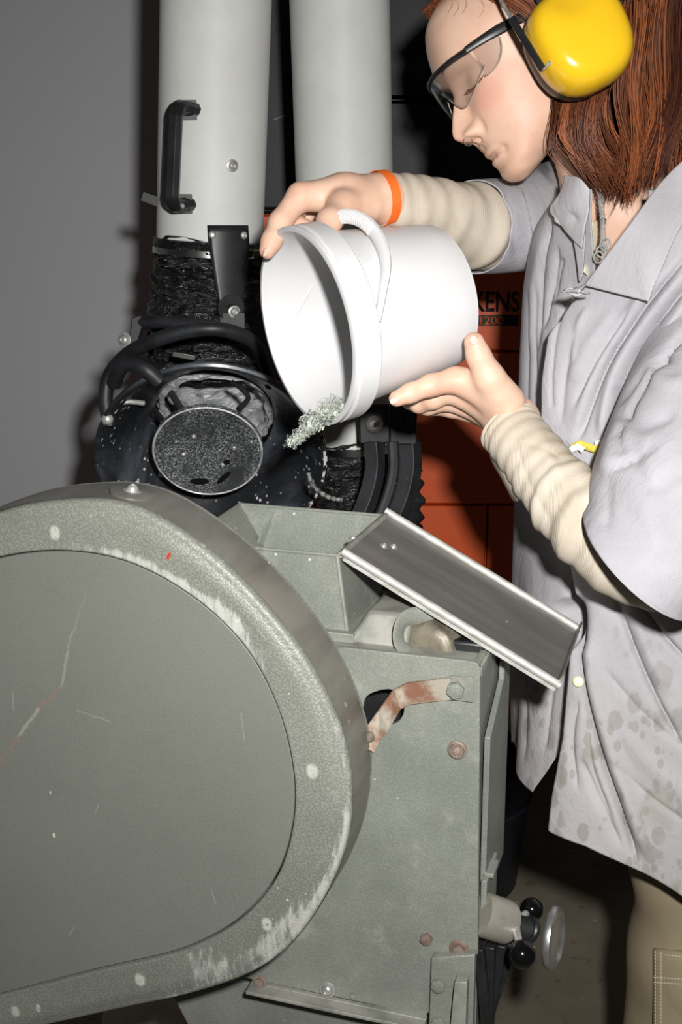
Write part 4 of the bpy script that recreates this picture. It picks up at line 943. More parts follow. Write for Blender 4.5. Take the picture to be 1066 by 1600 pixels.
col = n.mix(n.ramp(n.noise(14, 4), .35, .7), hx('CBC0B0'), hx('BBAF9C')); b1 = n.bump(n.noise(700, 2), .4, .0008); n.bump(wv.outputs['Fac'], .35, .0006, b1); M['knit'] = n.fin(col, .9, 0, .15)
n = NT('beige_canvas'); col = n.mix(n.ramp(n.noise(8, 5), .3, .7), hx('9C8F74'), hx('8A7E66')); n.bump(n.noise(700, 2), .4, .0006); M['canvas'] = n.fin(col, .85, 0, .2)
M['stitch'] = simple('pale_thread', 'CFC6B0', None, rough=.8)
# fold field in the plane of the photographed folds, applied along the cloth normal
def seg_d(PXY, a, b):
    a = np.array(a, float); b = np.array(b, float); d = b - a; L = math.hypot(*d); q = PXY - a; t = np.clip((q @ d) / (L * L), 0, 1); e = q - t[:, None] * d
    side = (d[0] * q[:, 1] - d[1] * q[:, 0]); return np.hypot(e[:, 0], e[:, 1]), np.sign(side), t
def foldfield(PXY, folds):
    out = np.zeros(len(PXY))
    for f in folds:
        pts = cat(f[0], 5); wd, amp, kind = f[1], f[2], f[3]; best = np.full(len(PXY), 1e9); sd = np.ones(len(PXY)); tt = np.zeros(len(PXY)); m = len(pts) - 1
        for i in range(m):
            d, s_, t = seg_d(PXY, pts[i], pts[i + 1]); u_ = d < best; best = np.where(u_, d, best); sd = np.where(u_, s_, sd); tt = np.where(u_, (i + t) / m, tt)
        e0 = f[4] if len(f) > 4 else .25
        tap = np.clip(tt / e0, 0, 1) * np.clip((1 - tt) / e0, 0, 1); tap = tap * tap * (3 - 2 * tap)
        if kind == 'ridge': h = np.exp(-(best / wd) ** 2)
        elif kind == 'crease': h = -np.exp(-(best / wd) ** 1.3)
        else:
            s = best * sd * (1 if kind == 'step' else -1); h = np.where(s > 0, np.exp(-np.abs(s) / wd) * np.clip(s / 2.5, 0, 1) ** .5, -.35 * np.exp(-np.abs(s) / (wd * .35)))
        out += amp * tap * h
    return out
sh_ = Vector((.57, -.82, 0)).normalized(); ff_ = Vector((-.82, -.57, 0)).normalized()
SEC = [(-.015, 0.317, 1.41, .075, .07), (-.04, 0.330, 1.41, .115, .088), (-.07, 0.347, 1.412, .160, .104), (-.11, 0.358, 1.417, .182, .116), (-.16, 0.363, 1.42, .190, .122), (-.30, 0.369, 1.42, .195, .128), (-.45, 0.378, 1.42, .2, .140), (-.65, 0.396, 1.42, .215, .163), (-.95, 0.422, 1.42, .235, .192)]
SC = np.array(cat(SEC, 10)); SC = SC[np.argsort(-SC[:, 0])]
def sec(z): return [float(np.interp(-z, -SC[:, 0], SC[:, i])) for i in range(1, 5)]
def coatpt(phi, z, o=0):
    cx, cy, a, b = sec(z); s_, c_ = math.sin(phi), math.cos(phi)
    return Vector((cx, cy, CAMZ + z)) + sh_ * ((a + o) * math.copysign(abs(s_) ** .9, s_)) + ff_ * ((b + o) * math.copysign(abs(c_) ** .9, c_))
XN = [(280, 1040), (300, 1018), (340, 985), (400, 935), (455, 893), (520, 863), (600, 852), (660, 853), (700, 862), (760, 872), (850, 884), (950, 902), (1050, 893), (1150, 884), (1245, 866), (1300, 860)]
XFR = [(280, 925), (300, 925), (340, 915), (400, 908), (455, 905), (470, 930), (1100, 945), (1110, 905), (1140, 884), (1240, 824), (1300, 812)]
def solve(z, tab, o=0):
    best = None
    for phi in np.linspace(-.9, .7, 161):
        p = PX([coatpt(phi, z, o)])[0]; tx = np.interp(p[1], [t[0] for t in tab], [t[1] for t in tab]); e = abs(p[0] - tx)
        if best is None or e < best[0]: best = (e, phi)
    return best[1]
folds = [
 ([(885, 930), (896, 975), (890, 1020)], 22, -.022, 'ridge', .3),
 ([(838, 430), (833, 540), (838, 660)], 5, .006, 'crease'), ([(862, 330), (846, 430), (838, 560)], 5, .007, 'crease'), ([(852, 360), (836, 450), (828, 560)], 9, .004, 'ridge'), ([(873, 380), (862, 450), (848, 520)], 4, .006, 'crease'), ([(826, 440), (822, 600), (822, 700)], 4, .004, 'crease'), ([(880, 400), (872, 430), (866, 470)], 4, .005, 'crease'),
 ([(1085, 385), (1000, 490), (945, 580), (905, 690)], 3.5, .008, 'crease', .12), ([(1060, 400), (985, 490), (930, 580), (895, 680)], 9, .005, 'ridge'),
 ([(1085, 430), (1020, 515), (972, 600), (950, 695)], 4.5, .013, 'crease', .12), ([(1080, 415), (1005, 510), (958, 590), (938, 690)], 9, .007, 'ridge', .15), ([(1085, 455), (1040, 520), (990, 600), (968, 680)], 9, .006, 'ridge', .2),
 ([(990, 478), (935, 560), (895, 640)], 3.5, .006, 'crease'), ([(965, 480), (920, 540), (890, 600)], 10, .003, 'ridge'), ([(964, 600), (961, 640), (958, 690)], 3.5, .008, 'crease'), ([(1085, 475), (1045, 530), (1010, 580)], 3.5, .006, 'crease'),
 ([(1010, 480), (955, 560), (915, 650), (900, 695)], 3.5, .005, 'crease'), ([(905, 500), (884, 580), (876, 670)], 5, .004, 'crease'), ([(920, 478), (900, 520), (893, 570)], 5, .003, 'ridge'), ([(886, 470), (870, 520), (862, 590), (863, 640)], 2.5, .003, 'crease', .1),
 ([(898, 940), (909, 1060), (935, 1170), (970, 1270), (998, 1350)], 5, .016, 'crease', .15), ([(915, 940), (926, 1060), (955, 1170), (990, 1270), (1015, 1350)], 12, .008, 'ridge', .2),
 ([(960, 925), (990, 1010), (1030, 1100), (1075, 1180)], 4.5, .010, 'crease'), ([(980, 925), (1010, 1010), (1050, 1090)], 11, .005, 'ridge'), ([(985, 925), (1030, 985), (1080, 1040)], 4, .009, 'crease'), ([(1010, 920), (1045, 950), (1085, 985)], 4, .008, 'crease'), ([(1035, 920), (1055, 935), (1080, 945)], 3.5, .006, 'crease'),
 ([(882, 860), (893, 930), (903, 990)], 5, .010, 'crease'), ([(905, 1180), (935, 1250), (975, 1330)], 6, .006, 'crease'), ([(960, 1130), (1020, 1200), (1080, 1250)], 14, .003, 'ridge'), ([(830, 800), (826, 950), (815, 1100)], 18, .004, 'ridge'), ([(870, 1000), (860, 1100), (850, 1180)], 5, .004, 'crease'),
 ([(905, 1080), (893, 1160), (903, 1240)], 4, .006, 'crease'), ([(915, 1120), (925, 1200), (960, 1290)], 4, .005, 'crease'), ([(940, 1040), (1000, 1110), (1070, 1170)], 5, .003, 'crease'), ([(1000, 700), (960, 760), (900, 790)], 12, .002, 'ridge'), ([(950, 1180), (1010, 1240), (1080, 1290)], 5, .003, 'crease'), ([(812, 1000), (820, 1100), (818, 1200)], 5, .004, 'crease'),
]
NV, NU = 360, 460; ztop_ = -.02
grid = []; idx0 = []
rowsn = []; 
def solve2(z, tab, prev, o=0):
    best = None
    for phi in np.linspace(prev - .06, prev + .06, 41):
        p = PX([coatpt(phi, z, o)])[0]; tx = np.interp(p[1], [t[0] for t in tab], [t[1] for t in tab]); e = abs(p[0] - tx) + abs(phi - prev) * 3
        if best is None or e < best[0]: best = (e, phi)
    return best[1]
k0_ = int(NV * .26); vz = lambda j: ztop_ + j / (NV - 1) * (-.722 - ztop_); rowsn = [None] * NV
rowsn[k0_] = (solve(vz(k0_), XN, .03), min(.12, solve(vz(k0_), XFR)))
for j in range(k0_ + 1, NV): rowsn[j] = (solve2(vz(j), XN, rowsn[j - 1][0], .03), solve2(vz(j), XFR, rowsn[j - 1][1]))
for j in range(k0_ - 1, -1, -1): rowsn[j] = (solve2(vz(j), XN, rowsn[j + 1][0], .03), solve2(vz(j), XFR, rowsn[j + 1][1]))
print('phi', [(round(r[0], 2), round(r[1], 2)) for r in rowsn[::36]])
pn_ = np.convolve(np.pad([r[0] for r in rowsn], 4, 'edge'), np.ones(9) / 9, 'valid'); pf_ = np.convolve(np.pad([r[1] for r in rowsn], 4, 'edge'), np.ones(9) / 9, 'valid')
def zbot(phi):
    a = ((phi + math.pi) % (2 * math.pi)) - math.pi
    return float(np.interp(a, [-3.1, -1.5, -1.0, -.25, -.05, .15, .7, 1.2, 3.1], [-.78, -.76, -.712, -.722, -.722, -.724, -.762, -.768, -.78]))
for j in range(NV):
    v_ = j / (NV - 1); row = []
    for i in range(NU):
        s = float(np.interp(i / (NU - 1), [0, .62, .72, 1], [0, .34, .82, 1])); phi = pn_[j] + (2 * math.pi + pf_[j] - pn_[j]) * s
        zz = ztop_ + v_ * (zbot(phi) - ztop_)
        lap = .034 * math.exp(-(s / .05) ** 1.5) * min(1, max(0, v_ - .09) * 8) - .030 * math.exp(-((1 - s) / .09) ** 2) * min(1, v_ * 6) * (1 - .6 * v_)
        flare = .006 * math.sin(phi * 5 + v_ * 3) * v_ + .004 * math.sin(phi * 9 + 1 + v_ * 5) * v_ ** 1.5
        row.append(coatpt(phi, zz, lap + flare))
    grid.append(row)
P_ = np.array([[tuple(p) for p in r] for r in grid])
def normals(P_):
    du = np.gradient(P_, axis=1); dv = np.gradient(P_, axis=0); nn = np.cross(du, dv); nn /= np.linalg.norm(nn, axis=2, keepdims=True) + 1e-12; return nn
nn = normals(P_); cen = P_.reshape(-1, 3).mean(0); 
if ((P_ - cen) * nn).sum(2).mean() < 0: nn = -nn
D = foldfield(PX(P_.reshape(-1, 3)), folds).reshape(NV, NU)
facing = np.clip(-(nn @ np.array([0, cP, -sP])) * 4 + .3, 0, 1)
P_ = P_ + nn * (D * facing)[..., None]
coat = g_grid(G(), [[tuple(p) for p in r] for r in P_]).build('work_shirt', M['shirt'], pe, world=True, smooth=180, solid=.0012, label='washed grey button-up work shirt with dark stains')
cpx = PX(P_.reshape(-1, 3)); cdp = P_.reshape(-1, 3)[:, 1] * cP - (P_.reshape(-1, 3)[:, 2] - CAMZ) * sP
def cdep(px, py, r=9):
    d = np.hypot(cpx[:, 0] - px, cpx[:, 1] - py); k = d < r
    if not k.any(): return cdep(px, py, r * 1.8)
    return float(cdp[k].min())
def onshirt(px, py, off=.004, base=None): return W(px, py, (base or cdep(px, py)) - off)
# collar, near side
def cloth_patch(rows, name, mat, par, off=.006, solid=.0018, nu=8, nv=8, amp=0, smoothd=True, dfix=None, folds_=None):
    R = [[tuple(W(p[0], p[1], p[2] if len(p) > 2 else cdep(p[0], p[1], 12) - off)) for p in r] for r in rows]
    Q = np.array(patch(R, nu, nv)); 
    if folds_:
        n_ = normals(Q); 
        if (n_ @ np.array([0, cP, -sP])).mean() > 0: n_ = -n_
        Q = Q + n_ * foldfield(PX(Q.reshape(-1, 3)), folds_).reshape(Q.shape[:2])[..., None]
    return g_grid(G(), [[tuple(p) for p in r] for r in Q]).build(name, mat, par, world=True, smooth=180, solid=solid)
cl = cloth_patch([[(1110, 215), (1040, 278), (978, 360), (914, 446)], [(1110, 270), (1058, 322), (1005, 395), (942, 453)], [(1120, 310), (1070, 345), (1032, 425), (1014, 471)]], 'collar', M['shirt2'], coat, off=.013, nu=10, nv=12, folds_=[([(990, 380), (1010, 430), (1000, 460)], 20, .002, 'ridge')])
cl2 = cloth_patch([[(884, 274), (905, 278), (922, 296)], [(873, 303), (894, 312), (920, 330)], [(860, 327), (882, 342), (914, 358)], [(871, 345), (898, 376), (910, 388)]], 'collar', M['shirt2'], coat, off=.014, nu=10, nv=10, folds_=[([(865, 345), (890, 335), (905, 350)], 6, .003, 'crease'), ([(883, 280), (875, 300), (868, 325)], 5, .0015, 'crease')])
cloth_patch([[(896, 370), (905, 352), (915, 330)], [(902, 405), (908, 398), (914, 380)], [(906, 440), (908, 438), (911, 430)]], 'collar_stand', M['shirt2'], coat, nu=6, nv=6, off=.009)
M['cream'] = simple('cream_cotton', 'E2D6BE', 'D8CBB0', 20, .9)
cloth_patch([[(925, 345, 1.395), (938, 345, 1.405)], [(920, 380, 1.385), (932, 385, 1.395)], [(912, 425, 1.36), (920, 432, 1.37)]], 'undershirt', M['cream'], pe, nu=5, nv=5)
# placket strip on the near panel edge with buttons, knotted top of the placket
def strip(name, pts, wpx, off, mat, par, solid=.0015):
    rows = []
    for (x, y) in cat(pts, 8): rows.append([tuple(onshirt(x + k_, y, off)) for k_ in (1, wpx * .5, wpx)])
    return g_grid(G(), rows).build(name, mat, par, world=True, smooth=180, solid=solid)
M['button'] = simple('pale_yellow_button', 'D8D4A8', None, rough=.3)
for px, py in ((904, 1065), (884, 866)):
    c = onshirt(px, py, .004); nb_ = (CAMP - c).normalized(); g_lathe(G(), c, nb_, [(.0001, 0), (.0055, 0), (.0058, .0014), (.0045, .002), (.0001, .0014)], 20).build('button', M['button'], coat, world=True)
cloth_patch([[(892, 452, 1.262), (915, 446, 1.262)], [(878, 455, 1.272), (904, 456, 1.25)], [(900, 462, 1.262), (922, 458, 1.262)]], 'placket_knot', M['shirt2'], coat, nu=8, nv=6, folds_=[([(880, 452), (900, 458), (915, 450)], 3, .003, 'crease')])
# gathered waist: loop of cloth and yellow and white tape
tp = cdep(915, 700) - .006
yel = simple('yellow_tape', 'D9CC5A', 'C8B944', 40, .5); whi = simple('white_tape', 'E6E6E2', None, rough=.5)
tpp = [(886, 700), (898, 699), (905, 694), (918, 698), (930, 701), (948, 698)]
g_tube(G(), [onshirt(x, y, .007) for x, y in cat(tpp, 6)], .0038, 8, flat=.4, flatdir=(0, 0, 1)).build('waist_tape', yel, coat, world=True, label='twisted yellow tape')
g_tube(G(), [onshirt(x, y, .010) for x, y in ((890, 704), (903, 698), (912, 704))], .0035, 8, flat=.4, flatdir=(0, 0, 1)).build('waist_tape', whi, coat, world=True, label='white tape')
g_tube(G(), [onshirt(x, y, .006) for x, y in ((932, 696), (946, 690), (952, 700))], .0045, 8, flat=.4, flatdir=(0, 0, 1)).build('waist_tape', whi, coat, world=True, label='white tape')
cloth_patch([[(862, 680, tp - .01), (880, 684, tp - .02), (892, 696, tp - .01)], [(868, 695, tp - .02), (880, 700, tp - .03), (890, 706, tp - .015)], [(872, 706, tp), (882, 712, tp - .01), (894, 712, tp)]], 'gathered_loop', M['shirt2'], coat, nu=6, nv=6, folds_=[([(868, 684), (878, 700), (886, 710)], 4, .006, 'crease', .1), ([(878, 682), (886, 696), (892, 704)], 3, .004, 'crease', .1)])
# ---------------------------------------------------------------- sleeves
def sleeve(name, pts, mat, n=110, nv=16, folds_=None, rings=None, label=None, amp=0, tilt=None, seed=0, solid=.0015):
    C = cat([p for p in pts], nv); pos = [W(*c[:3]) for c in C]; m = len(C); x = None; rows = []
    for k in range(m):
        t = (pos[min(k + 1, m - 1)] - pos[max(k - 1, 0)]).normalized()
        if x is None: x = basis(t)[0]
        x = (x - t * x.dot(t)).normalized(); y = t.cross(x); r = []
        for i in range(n + 1):
            a = 2 * math.pi * i / n; R = C[k][3] + (rings(k / (m - 1), a) if rings else 0)
            sh = tilt(k / (m - 1), a, x, y, t) if tilt else Vector((0, 0, 0))
            r.append(tuple(pos[k] + x * (R * math.cos(a)) + y * (R * math.sin(a)) + sh))
        rows.append(r)
    Q = np.array(rows); n_ = normals(Q); cc_ = np.array([tuple(p) for p in pos])[:, None, :]
    if ((Q - cc_) * n_).sum(2).mean() < 0: n_ = -n_
    if folds_:
        fc = np.clip(-(n_ @ np.array([0, cP, -sP])) * 4 + .3, 0, 1); Q = Q + n_ * (foldfield(PX(Q.reshape(-1, 3)), folds_).reshape(Q.shape[:2]) * fc)[..., None]
    Q[:, -1] = Q[:, 0]
    return g_grid(G(), [[tuple(p) for p in r] for r in Q]).build(name, mat, pe, world=True, smooth=180, solid=solid, label=label)
# near grey sleeve
def cufftilt(t, a, x, y, tt):
    k = max(0, (t - .45) / .55) ** 1.5
    # push the hem further down on the side away from the forearm
    dirv = (x * math.cos(a) + y * math.sin(a)); q = dirv.dot(camR) * .55 - dirv.dot(camU) * .35
    return tt * (k * (.050 * dirv.dot(camF) + .012))
sfold = [([(1085, 505), (1035, 560), (1000, 610), (975, 655)], 4, .010, 'crease', .1), ([(975, 650), (960, 700), (945, 745)], 14, .006, 'ridge'), ([(965, 640), (1000, 665), (1066, 640)], 12, .006, 'crease'), ([(945, 740), (985, 720), (1030, 690)], 4, .006, 'crease'), ([(972, 660), (966, 690), (972, 715)], 6, .010, 'crease'), ([(1066, 560), (1010, 575), (965, 640)], 4, .006, 'crease'), ([(985, 680), (1000, 740), (1025, 775)], 10, .005, 'crease'), ([(1025, 775), (1050, 745), (1080, 740)], 8, .004, 'crease'), ([(952, 742), (950, 790), (948, 830)], 8, .003, 'crease'), ([(1000, 560), (1040, 600), (1080, 590)], 12, .004, 'ridge'), ([(1020, 700), (1010, 790), (1040, 880)], 26, .004, 'ridge')]
sleeve('near_sleeve', [(1190, 400, 1.36, .070), (1150, 520, 1.325, .082), (1104, 660, 1.275, .088), (1064, 770, 1.235, .087), (1034, 835, 1.222, .078), (1014, 862, 1.218, .071)], M['shirt'], folds_=sfold, tilt=cufftilt, label='grey sleeve pushed up over the elbow')
# near knit sleeve
def kr(t, a):
    b = math.exp(-((t - .60) / .22) ** 2)
    return .0036 * b * (1 - abs(math.sin(t * 20 + .5 * math.sin(a + .6) + .3 * math.sin(3 * a)))) * 1.6 + .0006 * math.sin(t * 95 + 2 * math.sin(a)) + .0012 * math.exp(-((t - .0) / .05) ** 2) + .0008 * math.sin(a * 2 + t * 9)
kf = [([(835, 660), (860, 720), (905, 790)], 10, .0022, 'ridge', .1), ([(805, 690), (830, 760), (862, 815)], 9, .0018, 'crease', .1), ([(818, 690), (845, 700), (880, 720)], 6, .002, 'crease')]
sleeve('knit_sleeve', [(796, 668, 1.334, .0300), (808, 684, 1.324, .0305), (838, 722, 1.302, .0325), (868, 762, 1.282, .0345), (902, 800, 1.262, .0370), (938, 836, 1.248, .0385), (985, 878, 1.240, .0380), (1045, 900, 1.238, .036)], M['knit'], rings=kr, folds_=kf, label='cream rib-knit sleeve bunched along the near forearm', solid=.003)
# hanging open cuff
cloth_patch([[(768, 690, 1.335), (790, 715, 1.305), (812, 745, 1.295)], [(768, 715, 1.35), (788, 742, 1.315), (808, 765, 1.30)], [(786, 748, 1.365), (796, 766, 1.33), (810, 780, 1.31)], [(800, 775, 1.365), (804, 781, 1.345), (811, 782, 1.325)]], 'knit_cuff', M['knit'], pe, nu=8, nv=8, solid=.003)
# far sleeves
def kr2(t, a): b = math.exp(-((t - .75) / .3) ** 2); return .0007 * math.sin(t * 60 + 2 * math.sin(a)) + .0055 * b * (1 - abs(math.sin(t * 15 + .9 * math.sin(a + 1) + .4 * math.sin(2 * a)))) + .0008 * math.sin(a * 3 + t * 14)
sleeve('knit_sleeve', [(594, 312, 1.374, .0268), (620, 316, 1.385, .0285), (660, 324, 1.41, .0325), (700, 338, 1.44, .0375), (738, 354, 1.475, .0440), (762, 358, 1.497, .0440), (800, 358, 1.52, .038)], M['knit'], rings=kr2, label='cream rib-knit sleeve on the far forearm', solid=.003)
ff2 = [([(790, 290), (800, 350), (815, 425)], 10, .004, 'crease'), ([(770, 295), (765, 350), (790, 410)], 8, .004, 'crease'), ([(815, 290), (830, 360), (838, 420)], 9, .004, 'step'), ([(745, 320), (760, 370), (800, 400)], 7, .003, 'crease')]
sleeve('far_sleeve', [(742, 355, 1.475, .0525), (768, 354, 1.50, .0540), (800, 352, 1.52, .0545), (850, 340, 1.56, .062), (910, 330, 1.58, .07)], M['shirt'], folds_=ff2, label='grey sleeve pushed up on the far arm')
# wristband
wc = W(592, 311, 1.370); wx = (W(560, 307, 1.36) - W(625, 316, 1.385)).normalized()
wx = (wx + camU * -.22).normalized()
g_lathe(G(), wc - wx * .004, wx, [(.0292, -.0055), (.0300, -.0055), (.0300, .0055), (.0292, .0055), (.0292, -.0055)], 64, False).build('wristband', simple('orange_paper_band', 'F0742A', 'E86A22', 30, .5), pe, world=True, label='bright orange wristband')
# trousers
def leg(pts, nm, lab=None):
    o = sleeve(nm, pts, M['canvas'], n=80, nv=14, rings=lambda t, a: .0035 * math.sin(a * 3 + t * 8) + .003 * math.sin(t * 22 + a), label=lab, solid=.002); return o
lg = leg([(1104, 1250, 1.535, .092), (1104, 1370, 1.545, .090), (1098, 1480, 1.555, .088), (1090, 1600, 1.565, .086), (1090, 1800, 1.59, .080), (1092, 2050, 1.64, .072)], 'trouser_leg', 'beige canvas trouser leg with stitched pocket')
leg([(1100, 1250, 1.66, .092), (1102, 1370, 1.68, .088), (1100, 1480, 1.70, .085), (1100, 1600, 1.73, .08), (1100, 1850, 1.78, .072)], 'trouser_leg')
# ---- pocket on the near leg
gp = G(); pts_ = [(1020, 1482), (1080, 1490), (1080, 1650), (1018, 1640)]
def onleg(px, py, out): 
    o = W(1095, 1540, 1.56); ax_ = (W(1090, 1600, 1.565) - W(1098, 1480, 1.555)).normalized(); return onduct(px, py, o, ax_, .088, out)[0]
rows = [[tuple(onleg(x, y + (x - 1020) * .1, .0045)) for x in np.linspace(1021, 1090, 9)] for y in np.linspace(1482, 1640, 9)]
pk = g_grid(G(), rows).build('cargo_pocket', M['canvas'], lg, world=True, solid=.0025)
g = G()
for a, b in (((1024, 1486), (1024, 1640)), ((1033, 1488), (1033, 1640)), ((1022, 1527), (1085, 1531)), ((1022, 1535), (1085, 1539)), ((1040, 1492), (1085, 1497))):
    L0 = math.hypot(b[0] - a[0], b[1] - a[1]); k = int(L0 / 5)
    for i in range(k):
        t0_, t1_ = i / k, (i + .65) / k; g_tube(g, [onleg(a[0] + (b[0] - a[0]) * t, a[1] + (b[1] - a[1]) * t, .0062) for t in (t0_, t1_)], .0006, 5)
g.build('pocket_stitching', M['stitch'], pk, world=True, kind='stuff')
# boots to stand in
for q in ((1092, 2050, 1.64), (1100, 1850, 1.78)):
    p = W(*q); fx_ = p.x; fy_ = p.y
    g = G(); rows_ = []
    for k in range(12):
        t = k / 11; s_ = -.07 + .25 * t; r = .045 * (1 - .25 * abs(t - .5) * 2) ; hgt = .10 - .055 * t if t > .3 else .11
        c = Vector((fx_, fy_, 0)) + ff_ * s_; wv_ = r * (1 if .05 < t < .95 else .6)
        rows_.append([tuple(c + sh_ * (wv_ * math.cos(a)) + Vector((0, 0, max(.0, hgt * .5 + hgt * .5 * math.sin(a))))) for a in np.linspace(0, 2 * math.pi, 21)[:-1]])
    loops(g, rows_, True, True); g.build('work_boot', M['blackrubber'], pe, world=True, smooth=60)
# ---------------------------------------------------------------- necklace
g = G(); pth = cat([(937, 300), (940, 325), (942, 345), (943, 372), (946, 390)], 7)
for i, (x, y) in enumerate(pth):
    c = W(x, y, 1.372 - .0012 * i); g_tube(g, [c + Vector((.0024 * math.cos(a) * (1 if i % 2 else .35), .0015 * math.sin(a * 1.0), .0036 * math.sin(a))) for a in np.linspace(0, 2 * math.pi, 11)], .0006, 5)
nk = g.build('necklace', M['zinc'], pe, world=True, label='silver link necklace')
g_box(G(), W(943, 346, 1.356), (.006, .002, .006)).build('pendant', M['blackmetal'], nk, world=True, bevel=.0005)
g = G()
for (x, y) in ((946, 382), (940, 393), (936, 402)): c = W(x, y, 1.335); g_tube(g, [c + Vector((.005 * math.cos(a), .001, .006 * math.sin(a))) for a in np.linspace(0, 2 * math.pi, 13)], .0012, 6)
g.build('clasp_rings', M['zinc'], nk, world=True)
# ---------------------------------------------------------------- hair
def hairmat():
    n = NT('auburn_hair'); a = n.attr('tone'); col = n.mix(a, hx('3A1E17'), hx('A8623A')); return n.fin(col, .42, 0, .5)
M['hair'] = hairmat()
g = G(); L_ = []
for z in np.concatenate([np.linspace(.03, .2, 24), .2 + .034 * np.sin(np.linspace(.1, math.pi / 2, 10))]):
    z_in = min(z, .2255); xf, xb, wd = XF(min(z_in, .2255)), XB(min(z_in, .2255)), WD(min(z_in, .2255)); ring = []
    hl = np.interp(z, [0, .12, .15, .18, .2, .214, .235], [-.035, -.03, -.022, .005, .035, .07, .2])    # hairline: hair only behind this x
    o = .010
    for t in np.linspace(0, 2 * math.pi, 73)[:-1]:
        c_, s_ = math.cos(t), math.sin(t); cx = xb + (xf - xb) * .42
        x = cx + ((xf - cx) if c_ > 0 else (cx - xb)) * c_ + (o * c_); y = (wd + o) * s_; x = min(x, hl)
        if z < .09: x = x - .012; 
        ring.append(tuple(HL(x, y, z + (.0 if z < .2 else .006))))
    L_.append(ring)
loops(g, L_, True, True); g.att['tone'] = [.12] * len(g.v)
hr = g.build('hair', M['hair'], pe, world=True, smooth=180, label='auburn shoulder-length hair')
# strands: near-side fall beneath the ear defender, hanging towards the shoulder
g = G(); tones = []
def strand(pts, r, tone, n=4):
    n0 = len(g.v); g_tube(g, pts, r, n, caps=False); tones.extend([tone] * (len(g.v) - n0))
rs = random.Random(11)
for c_ in range(420):
    # a clump: starts on the crown behind the cup, waves down and ends along the bob's ragged lower edge
    u_ = rs.random(); w_ = rs.random() ** 1.3
    sx = 872 + 290 * u_ ** .9 + rs.gauss(0, 5); sy = 100 - 200 * u_ + rs.gauss(0, 14)
    if u_ < .25: sy = 112 + rs.gauss(0, 10)
    ex = np.interp(u_, [0, .12, .3, .5, .75, 1], [908, 936, 966, 1000, 1050, 1110]) + rs.gauss(0, 13); ey = np.interp(ex, [880, 900, 920, 960, 990, 1030, 1100], [190, 238, 278, 300, 288, 262, 250]) + rs.gauss(0, 13)
    dd = 1.325 + .13 * w_; d0 = dd + .02; ph = u_ * 7 + rs.gauss(0, .3) + w_ * 1.5; am = rs.uniform(7, 20)
    tone = min(1, max(0, .22 + .20 * math.sin(u_ * 17 + w_ * 5) + rs.gauss(0, .13)))
    if rs.random() < .14: tone = .8
    for k in range(12):
        j = lambda s: rs.gauss(0, s)
        a1_ = am * rs.uniform(.8, 1.2); tip = rs.uniform(.82, 1.06); o1, o2, o3 = j(5), j(5), j(.004); e1_, e2_ = j(3), j(3); pts = []
        for t in np.linspace(0, 1, 7):
            q = t * tip; spread = 1 - .65 * q
            x = sx + (ex - sx) * q ** 1.4 + o1 * spread + e1_ * q - 16 * math.sin(q * math.pi) * (u_ < .3) + a1_ * math.sin(ph + q * 6.3) * q ** .7
            y = sy + (ey - sy) * q + o2 * spread + e2_ * q
            pts.append(tuple(W(x, y, d0 - .02 * q + o3 * spread + .006 * math.cos(ph + q * 6.3))))
        C = cat(pts, 2); m = len(C); strand(C, [.00064 if i < m - 3 else .00064 * (m - i) / 3.5 for i in range(m)], min(1, max(0, tone + j(.09))), 3)
# crown strands swept back over the forehead to the cup
for c_ in range(1500):
    y0 = rs.uniform(-.06, .066)
    z0 = .200 + .012 * (1 - abs(y0) / .07) ; pts = []
    for s in np.linspace(0, 1, 6):
        zz = z0 + (.245 - z0) * math.sin(s * math.pi * .5) * (1 - .35 * abs(y0) / .07) ; xx = .074 - .16 * s - .045 * (abs(y0) / .07) ; yy = y0 * (1 + .25 * s)
        pts.append(tuple(HL(xx + rs.gauss(0, .002), yy + rs.gauss(0, .0015), min(zz, .242) + rs.gauss(0, .0018))))
    strand(cat(pts, 3), .0006, min(1, max(0, .35 + rs.gauss(0, .18))), 3)
# temple strands in front of the cup and loose wisps on the forehead
for c_ in range(200):
    y0 = rs.uniform(.074, .080); z0 = rs.uniform(.175, .195); x0 = rs.uniform(-.01, .035)
    e = rs.uniform(0, 1); pts = [tuple(HL(x0, y0 - .012, z0 + .005)), tuple(HL(x0 - .012, y0 + .002, z0 - .025)), tuple(HL(x0 - .028 - .01 * e, y0 + .003, z0 - .05 - .02 * e)), tuple(HL(-.012 - .01 * e, .079, .105 + .03 * e))]
    strand(cat(pts, 4), .0004, min(1, max(0, .45 + rs.gauss(0, .15))), 3)
for (x, y, w_) in ((700, 8, 9), (708, 14, 10), (722, 10, 8), (745, 18, 12), (840, 105, 12), (835, 80, 9), (690, -5, 12), (760, 5, 10)):
    p0 = W(x, y - 22, 1.335); pts = [tuple(W(x + w_ * math.sin(s * 3.0), y - 26 + 36 * s, 1.325 + .015 * s)) for s in np.linspace(0, 1, 8)]; strand(cat(pts, 3), .0002, .9, 3)
g.att['tone'] = tones; g.keepn = True
g.build('hair_strands', M['hair'], hr, world=True, smooth=180, kind='stuff')
